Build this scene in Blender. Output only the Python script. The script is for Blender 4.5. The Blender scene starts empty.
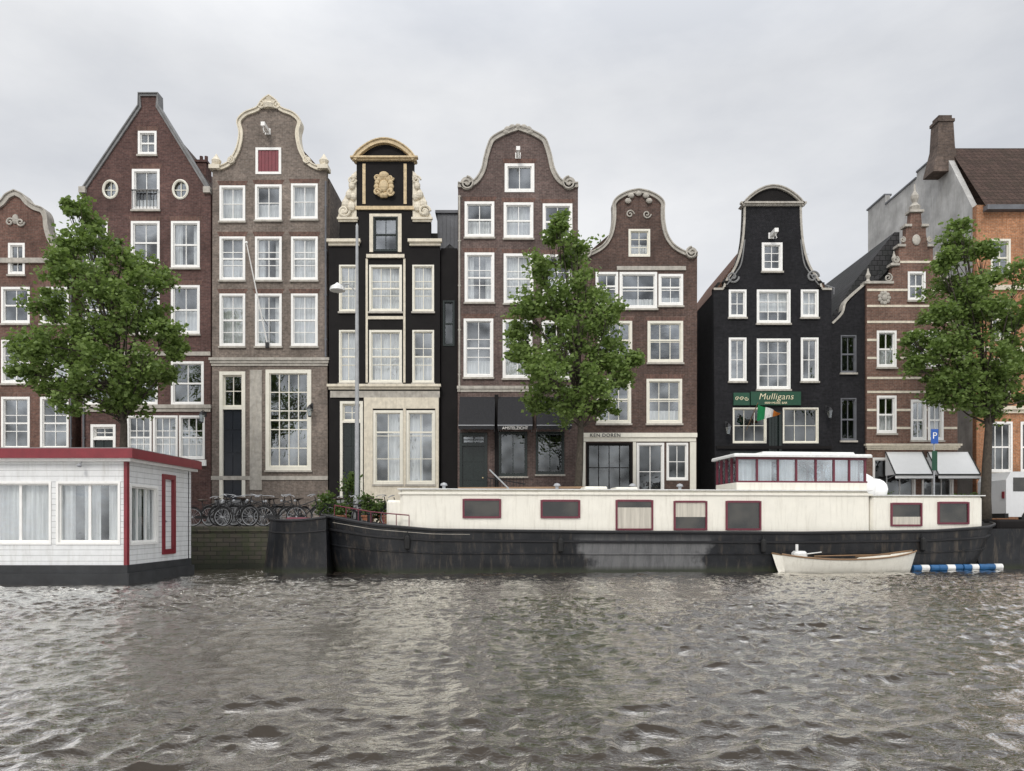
import bpy, bmesh, math, random
import numpy as np
from mathutils import Vector, Matrix
from mathutils.geometry import tessellate_polygon
R=random.Random(7); rng=np.random.default_rng(5)
scene=bpy.context.scene
EYE=1.7; HZ=522.0; FL=740.0; FY=35.0; S=FY/FL; GZ=1.52
def EX(p): return (p-512)*S            # elevation sheet (1 unit = 4.73 cm) -> metres
def EZ(p): return EYE+(HZ-p)*S
# ------------------------------------------------------------------ materials
def newmat(name):
    m=bpy.data.materials.new(name); m.use_nodes=True
    nt=m.node_tree; return m,nt,nt.nodes,nt.links,nt.nodes['Principled BSDF']
def coords(nt,kind='Object',scale=(1,1,1)):
    tc=nt.nodes.new('ShaderNodeTexCoord'); mp=nt.nodes.new('ShaderNodeMapping')
    mp.inputs['Scale'].default_value=scale
    nt.links.new(tc.outputs[kind],mp.inputs['Vector']); return mp.outputs['Vector']
def noise(nt,vec,scale,detail=4,rough=.6):
    n=nt.nodes.new('ShaderNodeTexNoise'); n.inputs['Scale'].default_value=scale
    n.inputs['Detail'].default_value=detail; n.inputs['Roughness'].default_value=rough
    nt.links.new(vec,n.inputs['Vector']); return n.outputs['Fac']
def rng_map(nt,fac,a,b,c,d):
    n=nt.nodes.new('ShaderNodeMapRange'); n.inputs[1].default_value=a;n.inputs[2].default_value=b
    n.inputs[3].default_value=c;n.inputs[4].default_value=d; nt.links.new(fac,n.inputs[0]); return n.outputs[0]
def mixc(nt,fac,a,b,mode='MIX'):
    n=nt.nodes.new('ShaderNodeMix'); n.data_type='RGBA'; n.blend_type=mode
    for sock,v in ((n.inputs[0],fac),(n.inputs[6],a),(n.inputs[7],b)):
        if isinstance(v,(int,float)): sock.default_value=v
        elif isinstance(v,(tuple,list)): sock.default_value=(v[0],v[1],v[2],1)
        else: nt.links.new(v,sock)
    return n.outputs[2]
def bump(nt,h,bsdf,strength=.3,dist=.01):
    b=nt.nodes.new('ShaderNodeBump'); b.inputs['Strength'].default_value=strength; b.inputs['Distance'].default_value=dist
    nt.links.new(h,b.inputs['Height']); nt.links.new(b.outputs['Normal'],bsdf.inputs['Normal'])
def sc(c,k): return tuple(min(1,x*k) for x in c)
def paint(name,c,rough=.55,var=.25,dirt=.3,scale=3,b=.15,metal=0,spec=.5):
    m,nt,N,L,P=newmat(name)
    v=coords(nt); n1=noise(nt,v,scale,6,.65)
    col=mixc(nt,rng_map(nt,n1,.3,.7,0,1),sc(c,1-var),sc(c,1+var*.5))
    v2=coords(nt,scale=(5,5,.5)); n2=noise(nt,v2,2.0,5,.7)
    col=mixc(nt,rng_map(nt,n2,.5,.8,0,dirt),col,sc((c[0]*.45+.01,c[1]*.42+.008,c[2]*.36+.005),1))
    L.new(col,P.inputs['Base Color']); P.inputs['Roughness'].default_value=rough; P.inputs['Metallic'].default_value=metal; P.inputs['Specular IOR Level'].default_value=spec
    n3=noise(nt,v,scale*9,3,.6); bump(nt,n3,P,b,.01); return m
def brick(name,c1,c2,mortar,bw=.22,rh=.072,var=.35):
    m,nt,N,L,P=newmat(name)
    tc=N.new('ShaderNodeTexCoord'); se=N.new('ShaderNodeSeparateXYZ'); L.new(tc.outputs['Object'],se.inputs[0])
    ad=N.new('ShaderNodeMath'); L.new(se.outputs[0],ad.inputs[0]); L.new(se.outputs[1],ad.inputs[1])
    cb=N.new('ShaderNodeCombineXYZ'); L.new(ad.outputs[0],cb.inputs[0]); L.new(se.outputs[2],cb.inputs[1])
    bt=N.new('ShaderNodeTexBrick'); L.new(cb.outputs[0],bt.inputs['Vector'])
    bt.inputs['Scale'].default_value=1; bt.inputs['Brick Width'].default_value=bw; bt.inputs['Row Height'].default_value=rh
    bt.inputs['Mortar Size'].default_value=.008; bt.inputs['Color1'].default_value=(*c1,1); bt.inputs['Color2'].default_value=(*c2,1)
    bt.inputs['Mortar'].default_value=(*mortar,1); bt.inputs['Bias'].default_value=-.1
    v=coords(nt); n1=noise(nt,v,.55,5,.65); n2=noise(nt,v,7,3,.7)
    f=rng_map(nt,n1,.3,.7,1-var,1+var); g=rng_map(nt,n2,.3,.7,.66,1.34)
    mu=N.new('ShaderNodeMath'); mu.operation='MULTIPLY'; L.new(f,mu.inputs[0]); L.new(g,mu.inputs[1])
    cc=N.new('ShaderNodeVectorMath'); cc.operation='SCALE'; L.new(bt.outputs['Color'],cc.inputs[0]); L.new(mu.outputs[0],cc.inputs['Scale'])
    v3=coords(nt,scale=(3,3,.35)); n4=noise(nt,v3,1.6,5,.7)
    col=mixc(nt,rng_map(nt,n4,.52,.8,0,.6),cc.outputs[0],sc(c1,.35))
    L.new(col,P.inputs['Base Color']); P.inputs['Roughness'].default_value=.85; P.inputs['Specular IOR Level'].default_value=.25
    bump(nt,bt.outputs['Fac'],P,.25,-.01); return m
def tiles(name,c):
    m,nt,N,L,P=newmat(name)
    tc=N.new('ShaderNodeTexCoord'); se=N.new('ShaderNodeSeparateXYZ'); L.new(tc.outputs['Object'],se.inputs[0])
    cb=N.new('ShaderNodeCombineXYZ'); ad=N.new('ShaderNodeMath'); L.new(se.outputs[0],ad.inputs[0]); L.new(se.outputs[1],ad.inputs[1])
    L.new(ad.outputs[0],cb.inputs[0]); L.new(se.outputs[2],cb.inputs[1])
    bt=N.new('ShaderNodeTexBrick'); L.new(cb.outputs[0],bt.inputs['Vector']); bt.inputs['Scale'].default_value=1
    bt.inputs['Brick Width'].default_value=.26; bt.inputs['Row Height'].default_value=.24; bt.inputs['Mortar Size'].default_value=.02
    bt.inputs['Mortar Smooth'].default_value=.8
    bt.inputs['Color1'].default_value=(*c,1); bt.inputs['Color2'].default_value=(*sc(c,1.5),1); bt.inputs['Mortar'].default_value=(*sc(c,.35),1)
    v=coords(nt); n=noise(nt,v,1.5,5); col=mixc(nt,rng_map(nt,n,.35,.7,0,.6),bt.outputs['Color'],sc((c[0]*.6,c[1]*.75,c[2]*.6),1))
    L.new(col,P.inputs['Base Color']); P.inputs['Roughness'].default_value=.8; P.inputs['Specular IOR Level'].default_value=.2; bump(nt,bt.outputs['Fac'],P,.6,-.04); return m
def planks(name,c,axis='Z',per=.14):
    m,nt,N,L,P=newmat(name); v=coords(nt)
    w=N.new('ShaderNodeTexWave'); w.wave_type='BANDS'; w.bands_direction=axis; w.wave_profile='SAW'
    w.inputs['Scale'].default_value=.314/per; L.new(v,w.inputs['Vector'])
    n=noise(nt,v,4,6,.7); col=mixc(nt,rng_map(nt,n,.35,.75,0,.5),c,sc(c,.72))
    col=mixc(nt,rng_map(nt,w.outputs['Fac'],.0,.14,.8,0),col,sc(c,.22))
    v2=coords(nt,scale=(4,4,.4)); n2=noise(nt,v2,2,5,.7); col=mixc(nt,rng_map(nt,n2,.5,.8,0,.45),col,(c[0]*.45,c[1]*.42,c[2]*.36))
    L.new(col,P.inputs['Base Color']); P.inputs['Roughness'].default_value=.55; bump(nt,w.outputs['Fac'],P,.5,.02); return m
def glassmat(name,refl=.2,tint=(.75,.82,.85)):
    m,nt,N,L,P=newmat(name); out=N['Material Output']; N.remove(P)
    tr=N.new('ShaderNodeBsdfTransparent'); tr.inputs[0].default_value=(*tint,1)
    gl=N.new('ShaderNodeBsdfGlossy'); gl.inputs['Roughness'].default_value=.03; gl.inputs['Color'].default_value=(.93,.97,1,1)
    v=coords(nt); n=noise(nt,v,1.3,3); b=N.new('ShaderNodeBump'); b.inputs['Strength'].default_value=.35; b.inputs['Distance'].default_value=.1
    L.new(n,b.inputs['Height']); L.new(b.outputs['Normal'],gl.inputs['Normal'])
    mx=N.new('ShaderNodeMixShader'); v2=coords(nt); n2=noise(nt,v2,.6,2); L.new(rng_map(nt,n2,.35,.65,refl*.4,refl*1.6),mx.inputs[0])
    L.new(tr.outputs[0],mx.inputs[1]); L.new(gl.outputs[0],mx.inputs[2]); L.new(mx.outputs[0],out.inputs['Surface']); return m
def cloth(name,c,k=.72):
    m,nt,N,L,P=newmat(name); v=coords(nt,scale=(1,1,.05)); n=noise(nt,v,14,3,.5)
    L.new(mixc(nt,rng_map(nt,n,.3,.7,0,1),sc(c,k),c),P.inputs['Base Color']); P.inputs['Roughness'].default_value=.9; bump(nt,n,P,.5,.03); return m
M={}
M['red_brick']=brick('red_brick',(.120,.063,.054),(.076,.041,.038),(.12,.09,.08))
M['rust_brick']=brick('rust_brick',(.165,.084,.064),(.115,.062,.05),(.15,.12,.10))
M['grey_brick']=brick('grey_brick',(.205,.165,.138),(.138,.115,.098),(.23,.20,.175))
M['plum_brick']=brick('plum_brick',(.128,.086,.077),(.09,.063,.058),(.16,.135,.12))
M['brown_brick']=brick('brown_brick',(.108,.066,.052),(.07,.046,.039),(.12,.095,.085))
M['black_brick']=brick('black_brick',(.018,.0175,.020),(.011,.011,.013),(.016,.016,.018),var=.3)
M['orange_brick']=brick('orange_brick',(.44,.19,.09),(.33,.145,.07),(.36,.28,.2))
M['corner_brick']=brick('corner_brick',(.19,.102,.074),(.135,.076,.058),(.20,.165,.14))
M['arch_brick']=brick('arch_brick',(.16,.088,.07),(.105,.06,.05),(.15,.12,.10),.075,.3)
M['chimney_brick']=brick('chimney_brick',(.13,.095,.075),(.085,.065,.055),(.12,.10,.09),var=.5)
M['stucco']=paint('weathered_grey_stucco',(.48,.475,.46),.9,.4,.7,.8)
M['black']=paint('black_wall_paint',(.013,.0115,.0115),.8,.3,.2,1.5,spec=.2)
M['cream']=paint('cream_stone_paint',(.72,.655,.53),.6,.22,.5,4)
M['stone']=paint('pale_stone',(.46,.43,.38),.8,.32,.65,4)
M['gold']=paint('ochre_stone_ornament',(.64,.50,.30),.6,.35,.6,7)
M['white']=paint('white_paint',(.88,.87,.84),.45,.06,.2,5,.05)
M['wcream']=paint('cream_window_paint',(.80,.77,.67),.45,.08,.2,5,.05)
M['greystone']=paint('grey_bluestone',(.22,.22,.22),.75,.3,.4,3)
M['dgreen']=paint('dark_canal_green_paint',(.010,.018,.016),.25,.2,.1,4,.03)
M['dblue']=paint('dark_blue_paint',(.014,.018,.026),.3,.2,.1,4,.03)
M['shutter']=paint('crimson_shutter_paint',(.19,.022,.035),.5,.25,.2,4)
M['lead']=paint('lead_grey',(.14,.145,.16),.6,.3,.4,2)
M['tile_brown']=tiles('brown_pantiles',(.058,.036,.029))
M['tile_grey']=tiles('grey_pantiles',(.038,.037,.039))
M['tile_red']=tiles('red_pantiles',(.12,.062,.045))
M['glass']=glassmat('window_glass',.28,(.88,.91,.93))
M['glass2']=glassmat('dark_window_glass',.14,(.5,.55,.58))
M['room']=paint('unlit_room_tone',(.026,.025,.023),.9,.5,.3,2)  # near-black colour stands in for the shade of unlit interiors
M['curtain']=cloth('white_net_curtain',(.90,.89,.86),.62); M['blind']=cloth('beige_blind',(.62,.58,.5))
M['awn_black']=cloth('black_awning_cloth',(.022,.022,.025)); M['awn_white']=paint('white_awning_cloth',(.90,.90,.89),.7,.04,.1,2,.03)
M['iron']=paint('black_iron',(.014,.014,.016),.45,.3,.1,8)
M['galv']=paint('galvanised_steel',(.38,.39,.41),.45,.2,.3,6)
M['steelpole']=paint('grey_pole_paint',(.38,.39,.4),.5,.2,.3,5)
M['sign_green']=paint('green_sign_paint',(.008,.065,.033),.4,.15,.1,5); M['letters']=paint('pale_gold_lettering',(.80,.72,.50),.45,.05,.05)
M['letterw']=paint('pale_lettering',(.8,.78,.74),.5,.05,.05); M['letterd']=paint('dark_lettering',(.02,.02,.02),.5,.05,.05)
M['hbwhite']=planks('white_weatherboard',(.82,.83,.83),'Z',.155)
M['hbred']=paint('red_fascia_paint',(.22,.024,.034),.4,.2,.35,3)
M['hbbase']=paint('dark_concrete_float',(.032,.034,.037),.7,.5,.5,2)
M['roofgrey']=paint('grey_roof_felt',(.28,.27,.27),.85,.3,.4,2)
M['bcream']=paint('cream_deckhouse_paint',(.83,.80,.71),.42,.06,.38,2.2,.05)
M['maroon']=paint('maroon_frame_paint',(.15,.024,.042),.4,.2,.2,5)
M['bark']=paint('tree_bark',(.075,.062,.048),.95,.5,.5,9,.8)
M['rubber']=paint('black_rubber',(.014,.014,.014),.8,.3,.2,9)
M['leather']=paint('worn_saddle',(.05,.035,.025),.5,.3,.2,9)
M['bluep']=paint('blue_plastic',(.02,.11,.27),.45,.3,.5,6); M['whitep']=paint('white_plastic',(.76,.76,.74),.4,.15,.45,6)
M['rope']=paint('rope',(.3,.25,.17),.9,.3,.3,20); M['wood']=planks('varnished_planks',(.28,.17,.09),'Z',.12)
M['signblue']=paint('blue_sign_enamel',(.02,.10,.42),.3,.1,.1); M['flag_g']=cloth('green_flag_cloth',(.01,.24,.08)); M['flag_o']=cloth('orange_flag_cloth',(.70,.22,.03))
M['terracotta']=paint('terracotta',(.36,.15,.08),.8,.2,.3,6)
M['vanwhite']=paint('white_car_paint',(.72,.73,.74),.25,.05,.15,3,.02)
# hull
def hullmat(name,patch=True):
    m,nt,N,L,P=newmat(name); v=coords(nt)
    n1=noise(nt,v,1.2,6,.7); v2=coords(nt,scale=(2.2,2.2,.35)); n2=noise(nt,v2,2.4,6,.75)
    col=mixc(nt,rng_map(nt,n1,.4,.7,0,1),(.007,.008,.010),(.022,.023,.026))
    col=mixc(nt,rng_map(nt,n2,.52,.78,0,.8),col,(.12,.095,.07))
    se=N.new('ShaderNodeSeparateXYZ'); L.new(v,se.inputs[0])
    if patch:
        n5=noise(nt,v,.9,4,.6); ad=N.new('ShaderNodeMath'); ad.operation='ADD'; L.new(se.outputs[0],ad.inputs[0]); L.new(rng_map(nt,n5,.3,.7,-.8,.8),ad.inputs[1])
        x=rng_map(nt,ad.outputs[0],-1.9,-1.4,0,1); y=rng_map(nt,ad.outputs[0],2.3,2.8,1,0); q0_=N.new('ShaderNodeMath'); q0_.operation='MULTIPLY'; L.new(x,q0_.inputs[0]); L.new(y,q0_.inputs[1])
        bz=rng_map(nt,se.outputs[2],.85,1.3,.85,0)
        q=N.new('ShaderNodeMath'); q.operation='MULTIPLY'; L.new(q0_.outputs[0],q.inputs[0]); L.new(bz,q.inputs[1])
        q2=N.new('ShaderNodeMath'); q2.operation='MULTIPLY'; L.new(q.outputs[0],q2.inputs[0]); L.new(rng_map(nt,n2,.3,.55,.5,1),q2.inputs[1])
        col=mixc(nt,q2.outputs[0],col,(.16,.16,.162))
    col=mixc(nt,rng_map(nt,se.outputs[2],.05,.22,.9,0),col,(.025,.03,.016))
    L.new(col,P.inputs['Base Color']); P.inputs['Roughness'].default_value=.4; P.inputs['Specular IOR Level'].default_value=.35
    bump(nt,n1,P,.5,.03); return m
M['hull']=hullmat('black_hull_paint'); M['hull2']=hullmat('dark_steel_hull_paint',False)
# quay stone
def quaymat():
    m,nt,N,L,P=newmat('mossy_quay_brick'); tc=N.new('ShaderNodeTexCoord'); se=N.new('ShaderNodeSeparateXYZ'); L.new(tc.outputs['Object'],se.inputs[0])
    cb=N.new('ShaderNodeCombineXYZ'); L.new(se.outputs[0],cb.inputs[0]); L.new(se.outputs[2],cb.inputs[1])
    bt=N.new('ShaderNodeTexBrick'); L.new(cb.outputs[0],bt.inputs['Vector']); bt.inputs['Scale'].default_value=1
    bt.inputs['Brick Width'].default_value=.45; bt.inputs['Row Height'].default_value=.16; bt.inputs['Mortar Size'].default_value=.015
    bt.inputs['Color1'].default_value=(.10,.085,.065,1); bt.inputs['Color2'].default_value=(.06,.052,.043,1); bt.inputs['Mortar'].default_value=(.03,.028,.022,1)
    v=coords(nt); n=noise(nt,v,2.5,6,.7); col=mixc(nt,rng_map(nt,n,.42,.65,0,.75),bt.outputs['Color'],(.05,.065,.025))
    col=mixc(nt,rng_map(nt,se.outputs[2],.1,.5,.8,0),col,(.02,.024,.014)); L.new(col,P.inputs['Base Color']); P.inputs['Roughness'].default_value=.8
    bump(nt,bt.outputs['Fac'],P,.6,-.03); return m
M['quay']=quaymat()
def leafmat(name,dark,lite):
    m,nt,N,L,P=newmat(name); out=N['Material Output']
    g=N.new('ShaderNodeNewGeometry'); v=coords(nt); n=noise(nt,v,.9,3)
    c=mixc(nt,g.outputs['Random Per Island'],dark,lite); c=mixc(nt,rng_map(nt,n,.35,.7,0,.5),c,sc(lite,1.15))
    L.new(c,P.inputs['Base Color']); P.inputs['Roughness'].default_value=.5; P.inputs['Specular IOR Level'].default_value=.35
    t=N.new('ShaderNodeBsdfTranslucent'); L.new(mixc(nt,.5,c,(.20,.30,.05)),t.inputs[0])
    mx=N.new('ShaderNodeMixShader'); mx.inputs[0].default_value=.45; L.new(P.outputs[0],mx.inputs[1]); L.new(t.outputs[0],mx.inputs[2]); L.new(mx.outputs[0],out.inputs['Surface']); return m
M['leaf']=leafmat('elm_leaves',(.080,.135,.034),(.225,.31,.090)); M['leaf2']=leafmat('shrub_leaves',(.03,.07,.02),(.14,.2,.06))
# ------------------------------------------------------------------ mesh builder
class MB:
    def __init__(s,xf=None): s.v=[];s.f=[];s.m=[];s.xf=xf
    def add(s,vs,fs,mi=0):
        o=len(s.v); s.v+= [s.xf(*p) for p in vs] if s.xf else [tuple(p) for p in vs]
        s.f+=[tuple(i+o for i in f) for f in fs]; s.m+=[mi]*len(fs)
    def box(s,x0,x1,y0,y1,z0,z1,mi=0):
        s.add([(x0,y0,z0),(x1,y0,z0),(x1,y1,z0),(x0,y1,z0),(x0,y0,z1),(x1,y0,z1),(x1,y1,z1),(x0,y1,z1)],
              [(0,3,2,1),(4,5,6,7),(0,1,5,4),(1,2,6,5),(2,3,7,6),(3,0,4,7)],mi)
    def cbox(s,x0,x1,y0,y1,z0,z1,c,mi=0):   # chamfered in plan & top
        s.loft([[(x0+c,y0),(x1-c,y0),(x1,y0+c),(x1,y1-c),(x1-c,y1),(x0+c,y1),(x0,y1-c),(x0,y0+c)]]*2,[z0,z1-c],mi,cap=False)
        a=[(x0+c,y0),(x1-c,y0),(x1,y0+c),(x1,y1-c),(x1-c,y1),(x0+c,y1),(x0,y1-c),(x0,y0+c)]
        d=c*.8; b=[(x0+c+d*.3,y0+d),(x1-c-d*.3,y0+d),(x1-d,y0+c+d*.3),(x1-d,y1-c-d*.3),(x1-c-d*.3,y1-d),(x0+c+d*.3,y1-d),(x0+d,y1-c-d*.3),(x0+d,y0+c+d*.3)]
        s.loft([a,b],[z1-c,z1],mi)
    def loft(s,rings,zs,mi=0,cap=True):
        n=len(rings[0]); vs=[(x,y,z) for r,z in zip(rings,zs) for x,y in r]; fs=[]
        for k in range(len(rings)-1):
            for i in range(n): j=(i+1)%n; fs.append((k*n+i,k*n+j,(k+1)*n+j,(k+1)*n+i))
        if cap: fs.append(tuple(range(n))[::-1]); fs.append(tuple((len(rings)-1)*n+i for i in range(n)))
        s.add(vs,fs,mi)
    def prism(s,pts,y0,y1,mi=0,holes=()):
        loops=[list(pts)]+[list(h) for h in holes]
        flat=[p for l in loops for p in l]; n=len(flat)
        tri=tessellate_polygon([[Vector((a,b,0)) for a,b in l] for l in loops])
        vs=[(a,y0,b) for a,b in flat]+[(a,y1,b) for a,b in flat]
        fs=[tuple(t) for t in tri]+[tuple(i+n for i in t[::-1]) for t in tri]; o=0
        for l in loops:
            k=len(l)
            for i in range(k): j=(i+1)%k; fs.append((o+i,o+j,o+j+n,o+i+n))
            o+=k
        s.add(vs,fs,mi)
    def tube(s,pts,r,n=8,mi=0,closed=False):
        P=[Vector(p) for p in pts]; k=len(P); rs=r if isinstance(r,(list,tuple)) else [r]*k
        vs=[];up=None
        for i in range(k):
            a=P[(i-1)%k] if (closed or i>0) else P[i]; b=P[(i+1)%k] if (closed or i<k-1) else P[i]
            t=(b-a).normalized()
            if up is None: up=Vector((0,0,1)) if abs(t.z)<.9 else Vector((0,1,0))
            u=(up-t*up.dot(t)); 
            if u.length<1e-4: u=t.orthogonal()
            u.normalize(); up=u; w=t.cross(u)
            for q in range(n):
                an=2*math.pi*q/n; vs.append(tuple(P[i]+(u*math.cos(an)+w*math.sin(an))*rs[i]))
        fs=[]
        for i in range(k if closed else k-1):
            i2=(i+1)%k
            for q in range(n): q2=(q+1)%n; fs.append((i*n+q,i*n+q2,i2*n+q2,i2*n+q))
        if not closed: fs.append(tuple(range(n))[::-1]); fs.append(tuple((k-1)*n+q for q in range(n)))
        s.add(vs,fs,mi)
    def lathe(s,prof,cx,cy,n=12,mi=0):
        s.loft([[(cx+r*math.cos(2*math.pi*i/n),cy+r*math.sin(2*math.pi*i/n)) for i in range(n)] for r,z in prof],[z for r,z in prof],mi)
    def ell(s,cx,cy,cz,rx,ry,rz,n=10,mi=0):
        vs=[];fs=[];h=n//2+1
        for i in range(1,h):
            a=math.pi*i/h
            for j in range(n): b=2*math.pi*j/n; vs.append((cx+rx*math.sin(a)*math.cos(b),cy+ry*math.sin(a)*math.sin(b),cz+rz*math.cos(a)))
        for i in range(h-2):
            for j in range(n): k=(j+1)%n; fs.append((i*n+j,(i+1)*n+j,(i+1)*n+k,i*n+k))
        t=len(vs); vs+=[(cx,cy,cz+rz),(cx,cy,cz-rz)]
        for j in range(n): k=(j+1)%n; fs.append((t,j,k)); fs.append((t+1,(h-2)*n+k,(h-2)*n+j))
        s.add(vs,fs,mi)
    def ribbon(s,pts,w,y0,y1,mi=0,closed=False):   # band along polyline in xz, offset to the right-hand side by w
        P=[Vector(p) for p in pts]; k=len(P); a=[];b=[]
        for i in range(k):
            p0=P[(i-1)%k] if (closed or i>0) else P[i]; p1=P[(i+1)%k] if (closed or i<k-1) else P[i]
            t=(p1-p0); t=t.normalized() if t.length>0 else Vector((1,0)); nrm=Vector((t.y,-t.x))
            a.append(P[i]); b.append(P[i]+nrm*w)
        vs=[(q.x,y0,q.y) for q in a]+[(q.x,y0,q.y) for q in b]+[(q.x,y1,q.y) for q in a]+[(q.x,y1,q.y) for q in b]; fs=[]
        for i in range(k if closed else k-1):
            j=(i+1)%k
            fs+=[(i,j,j+k,i+k),(i+2*k,i+3*k,j+3*k,j+2*k),(i,i+2*k,j+2*k,j),(i+k,j+k,j+3*k,i+3*k)]
        if not closed: fs+=[(0,k,3*k,2*k),(k-1,2*k-1,4*k-1,3*k-1)]
        s.add(vs,fs,mi)
    def spiral(s,cx,y,cz,r,turns=1.6,th=.06,flip=1,a0=0,mi=0):
        pts=[]
        for i in range(26):
            t=i/25; an=a0+flip*turns*2*math.pi*t; rr=r*(1-t*.85); pts.append((cx+rr*math.cos(an),y,cz+rr*math.sin(an)))
        s.tube(pts,th,6,mi)
def link(o): scene.collection.objects.link(o)
class Thing:
    def __init__(s,name,loc,label,cat,group=None,kind=None,rot=0):
        s.loc=Vector(loc); s.root=bpy.data.objects.new(name,None); s.root.empty_display_size=.2
        s.root.location=loc; s.root.rotation_euler=(0,0,rot); link(s.root)
        s.root['label']=label; s.root['category']=cat
        if group: s.root['group']=group
        s.holes=[]
    def part(s,name,mb,mats,parent=None,label=None,smooth=False,world=True,fix=True):
        L=s.loc if world else Vector((0,0,0))
        o=meshobj(name,mb,mats,L,smooth,fix); o.parent=parent or s.root
        if label: o['label']=label
        return o
def meshobj(name,mb,mats,L=Vector((0,0,0)),smooth=False,fix=True):
    me=bpy.data.meshes.new(name)
    me.from_pydata([(p[0]-L[0],p[1]-L[1],p[2]-L[2]) for p in mb.v],[],mb.f)
    for m in mats: me.materials.append(m)
    me.polygons.foreach_set('material_index',mb.m)
    if smooth: me.polygons.foreach_set('use_smooth',[True]*len(mb.f))
    if fix:
        bm=bmesh.new(); bm.from_mesh(me); bmesh.ops.recalc_face_normals(bm,faces=bm.faces); bm.to_mesh(me); bm.free()
    me.update(); o=bpy.data.objects.new(name,me); link(o); return o
def single(name,mb,mats,loc,label,cat,group=None,smooth=False,kind=None):
    o=meshobj(name,mb,mats,Vector(loc),smooth); o.location=loc
    if label: o['label']=label
    if cat: o['category']=cat
    if group: o['group']=group
    if kind: o['kind']=kind
    return o
def dup(root,loc,rotz,extra=None,tilt=0):
    def rec(o,par):
        n=o.copy(); link(n)
        if par is not None: n.parent=par
        for c in list(o.children): rec(c,n)
        return n
    n=rec(root,None); n.location=loc; n.rotation_euler=(0,tilt,rotz)
    if extra: n['label']=extra
    return n
def textmb(body,x,z,y,size,mi=0,ext=.012,align='CENTER',shear=0,xf=None,spacing=1,offset=0):
    cu=bpy.data.curves.new('t','FONT'); cu.body=body; cu.size=size; cu.extrude=ext; cu.align_x=align; cu.align_y='CENTER'; cu.shear=shear; cu.space_character=spacing; cu.resolution_u=3; cu.offset=offset
    ob=bpy.data.objects.new('t',cu); link(ob); dg=bpy.context.evaluated_depsgraph_get(); dg.update()
    me=bpy.data.meshes.new_from_object(ob.evaluated_get(dg)); mb=MB(xf)
    mb.add([(x+v.co.x,y-v.co.z,z+v.co.y) for v in me.vertices],[tuple(p.vertices) for p in me.polygons],mi)
    bpy.data.objects.remove(ob); bpy.data.meshes.remove(me); return mb
def cr(pts,n=5):
    out=[];k=len(pts)
    for i in range(k-1):
        p0=pts[max(0,i-1)];p1=pts[i];p2=pts[i+1];p3=pts[min(k-1,i+2)]
        for j in range(n):
            t=j/n
            out.append(tuple(.5*((2*p1[a])+(-p0[a]+p2[a])*t+(2*p0[a]-5*p1[a]+4*p2[a]-p3[a])*t*t+(-p0[a]+3*p1[a]-3*p2[a]+p3[a])*t**3) for a in (0,1)))
    out.append(pts[-1]); return out
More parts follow.
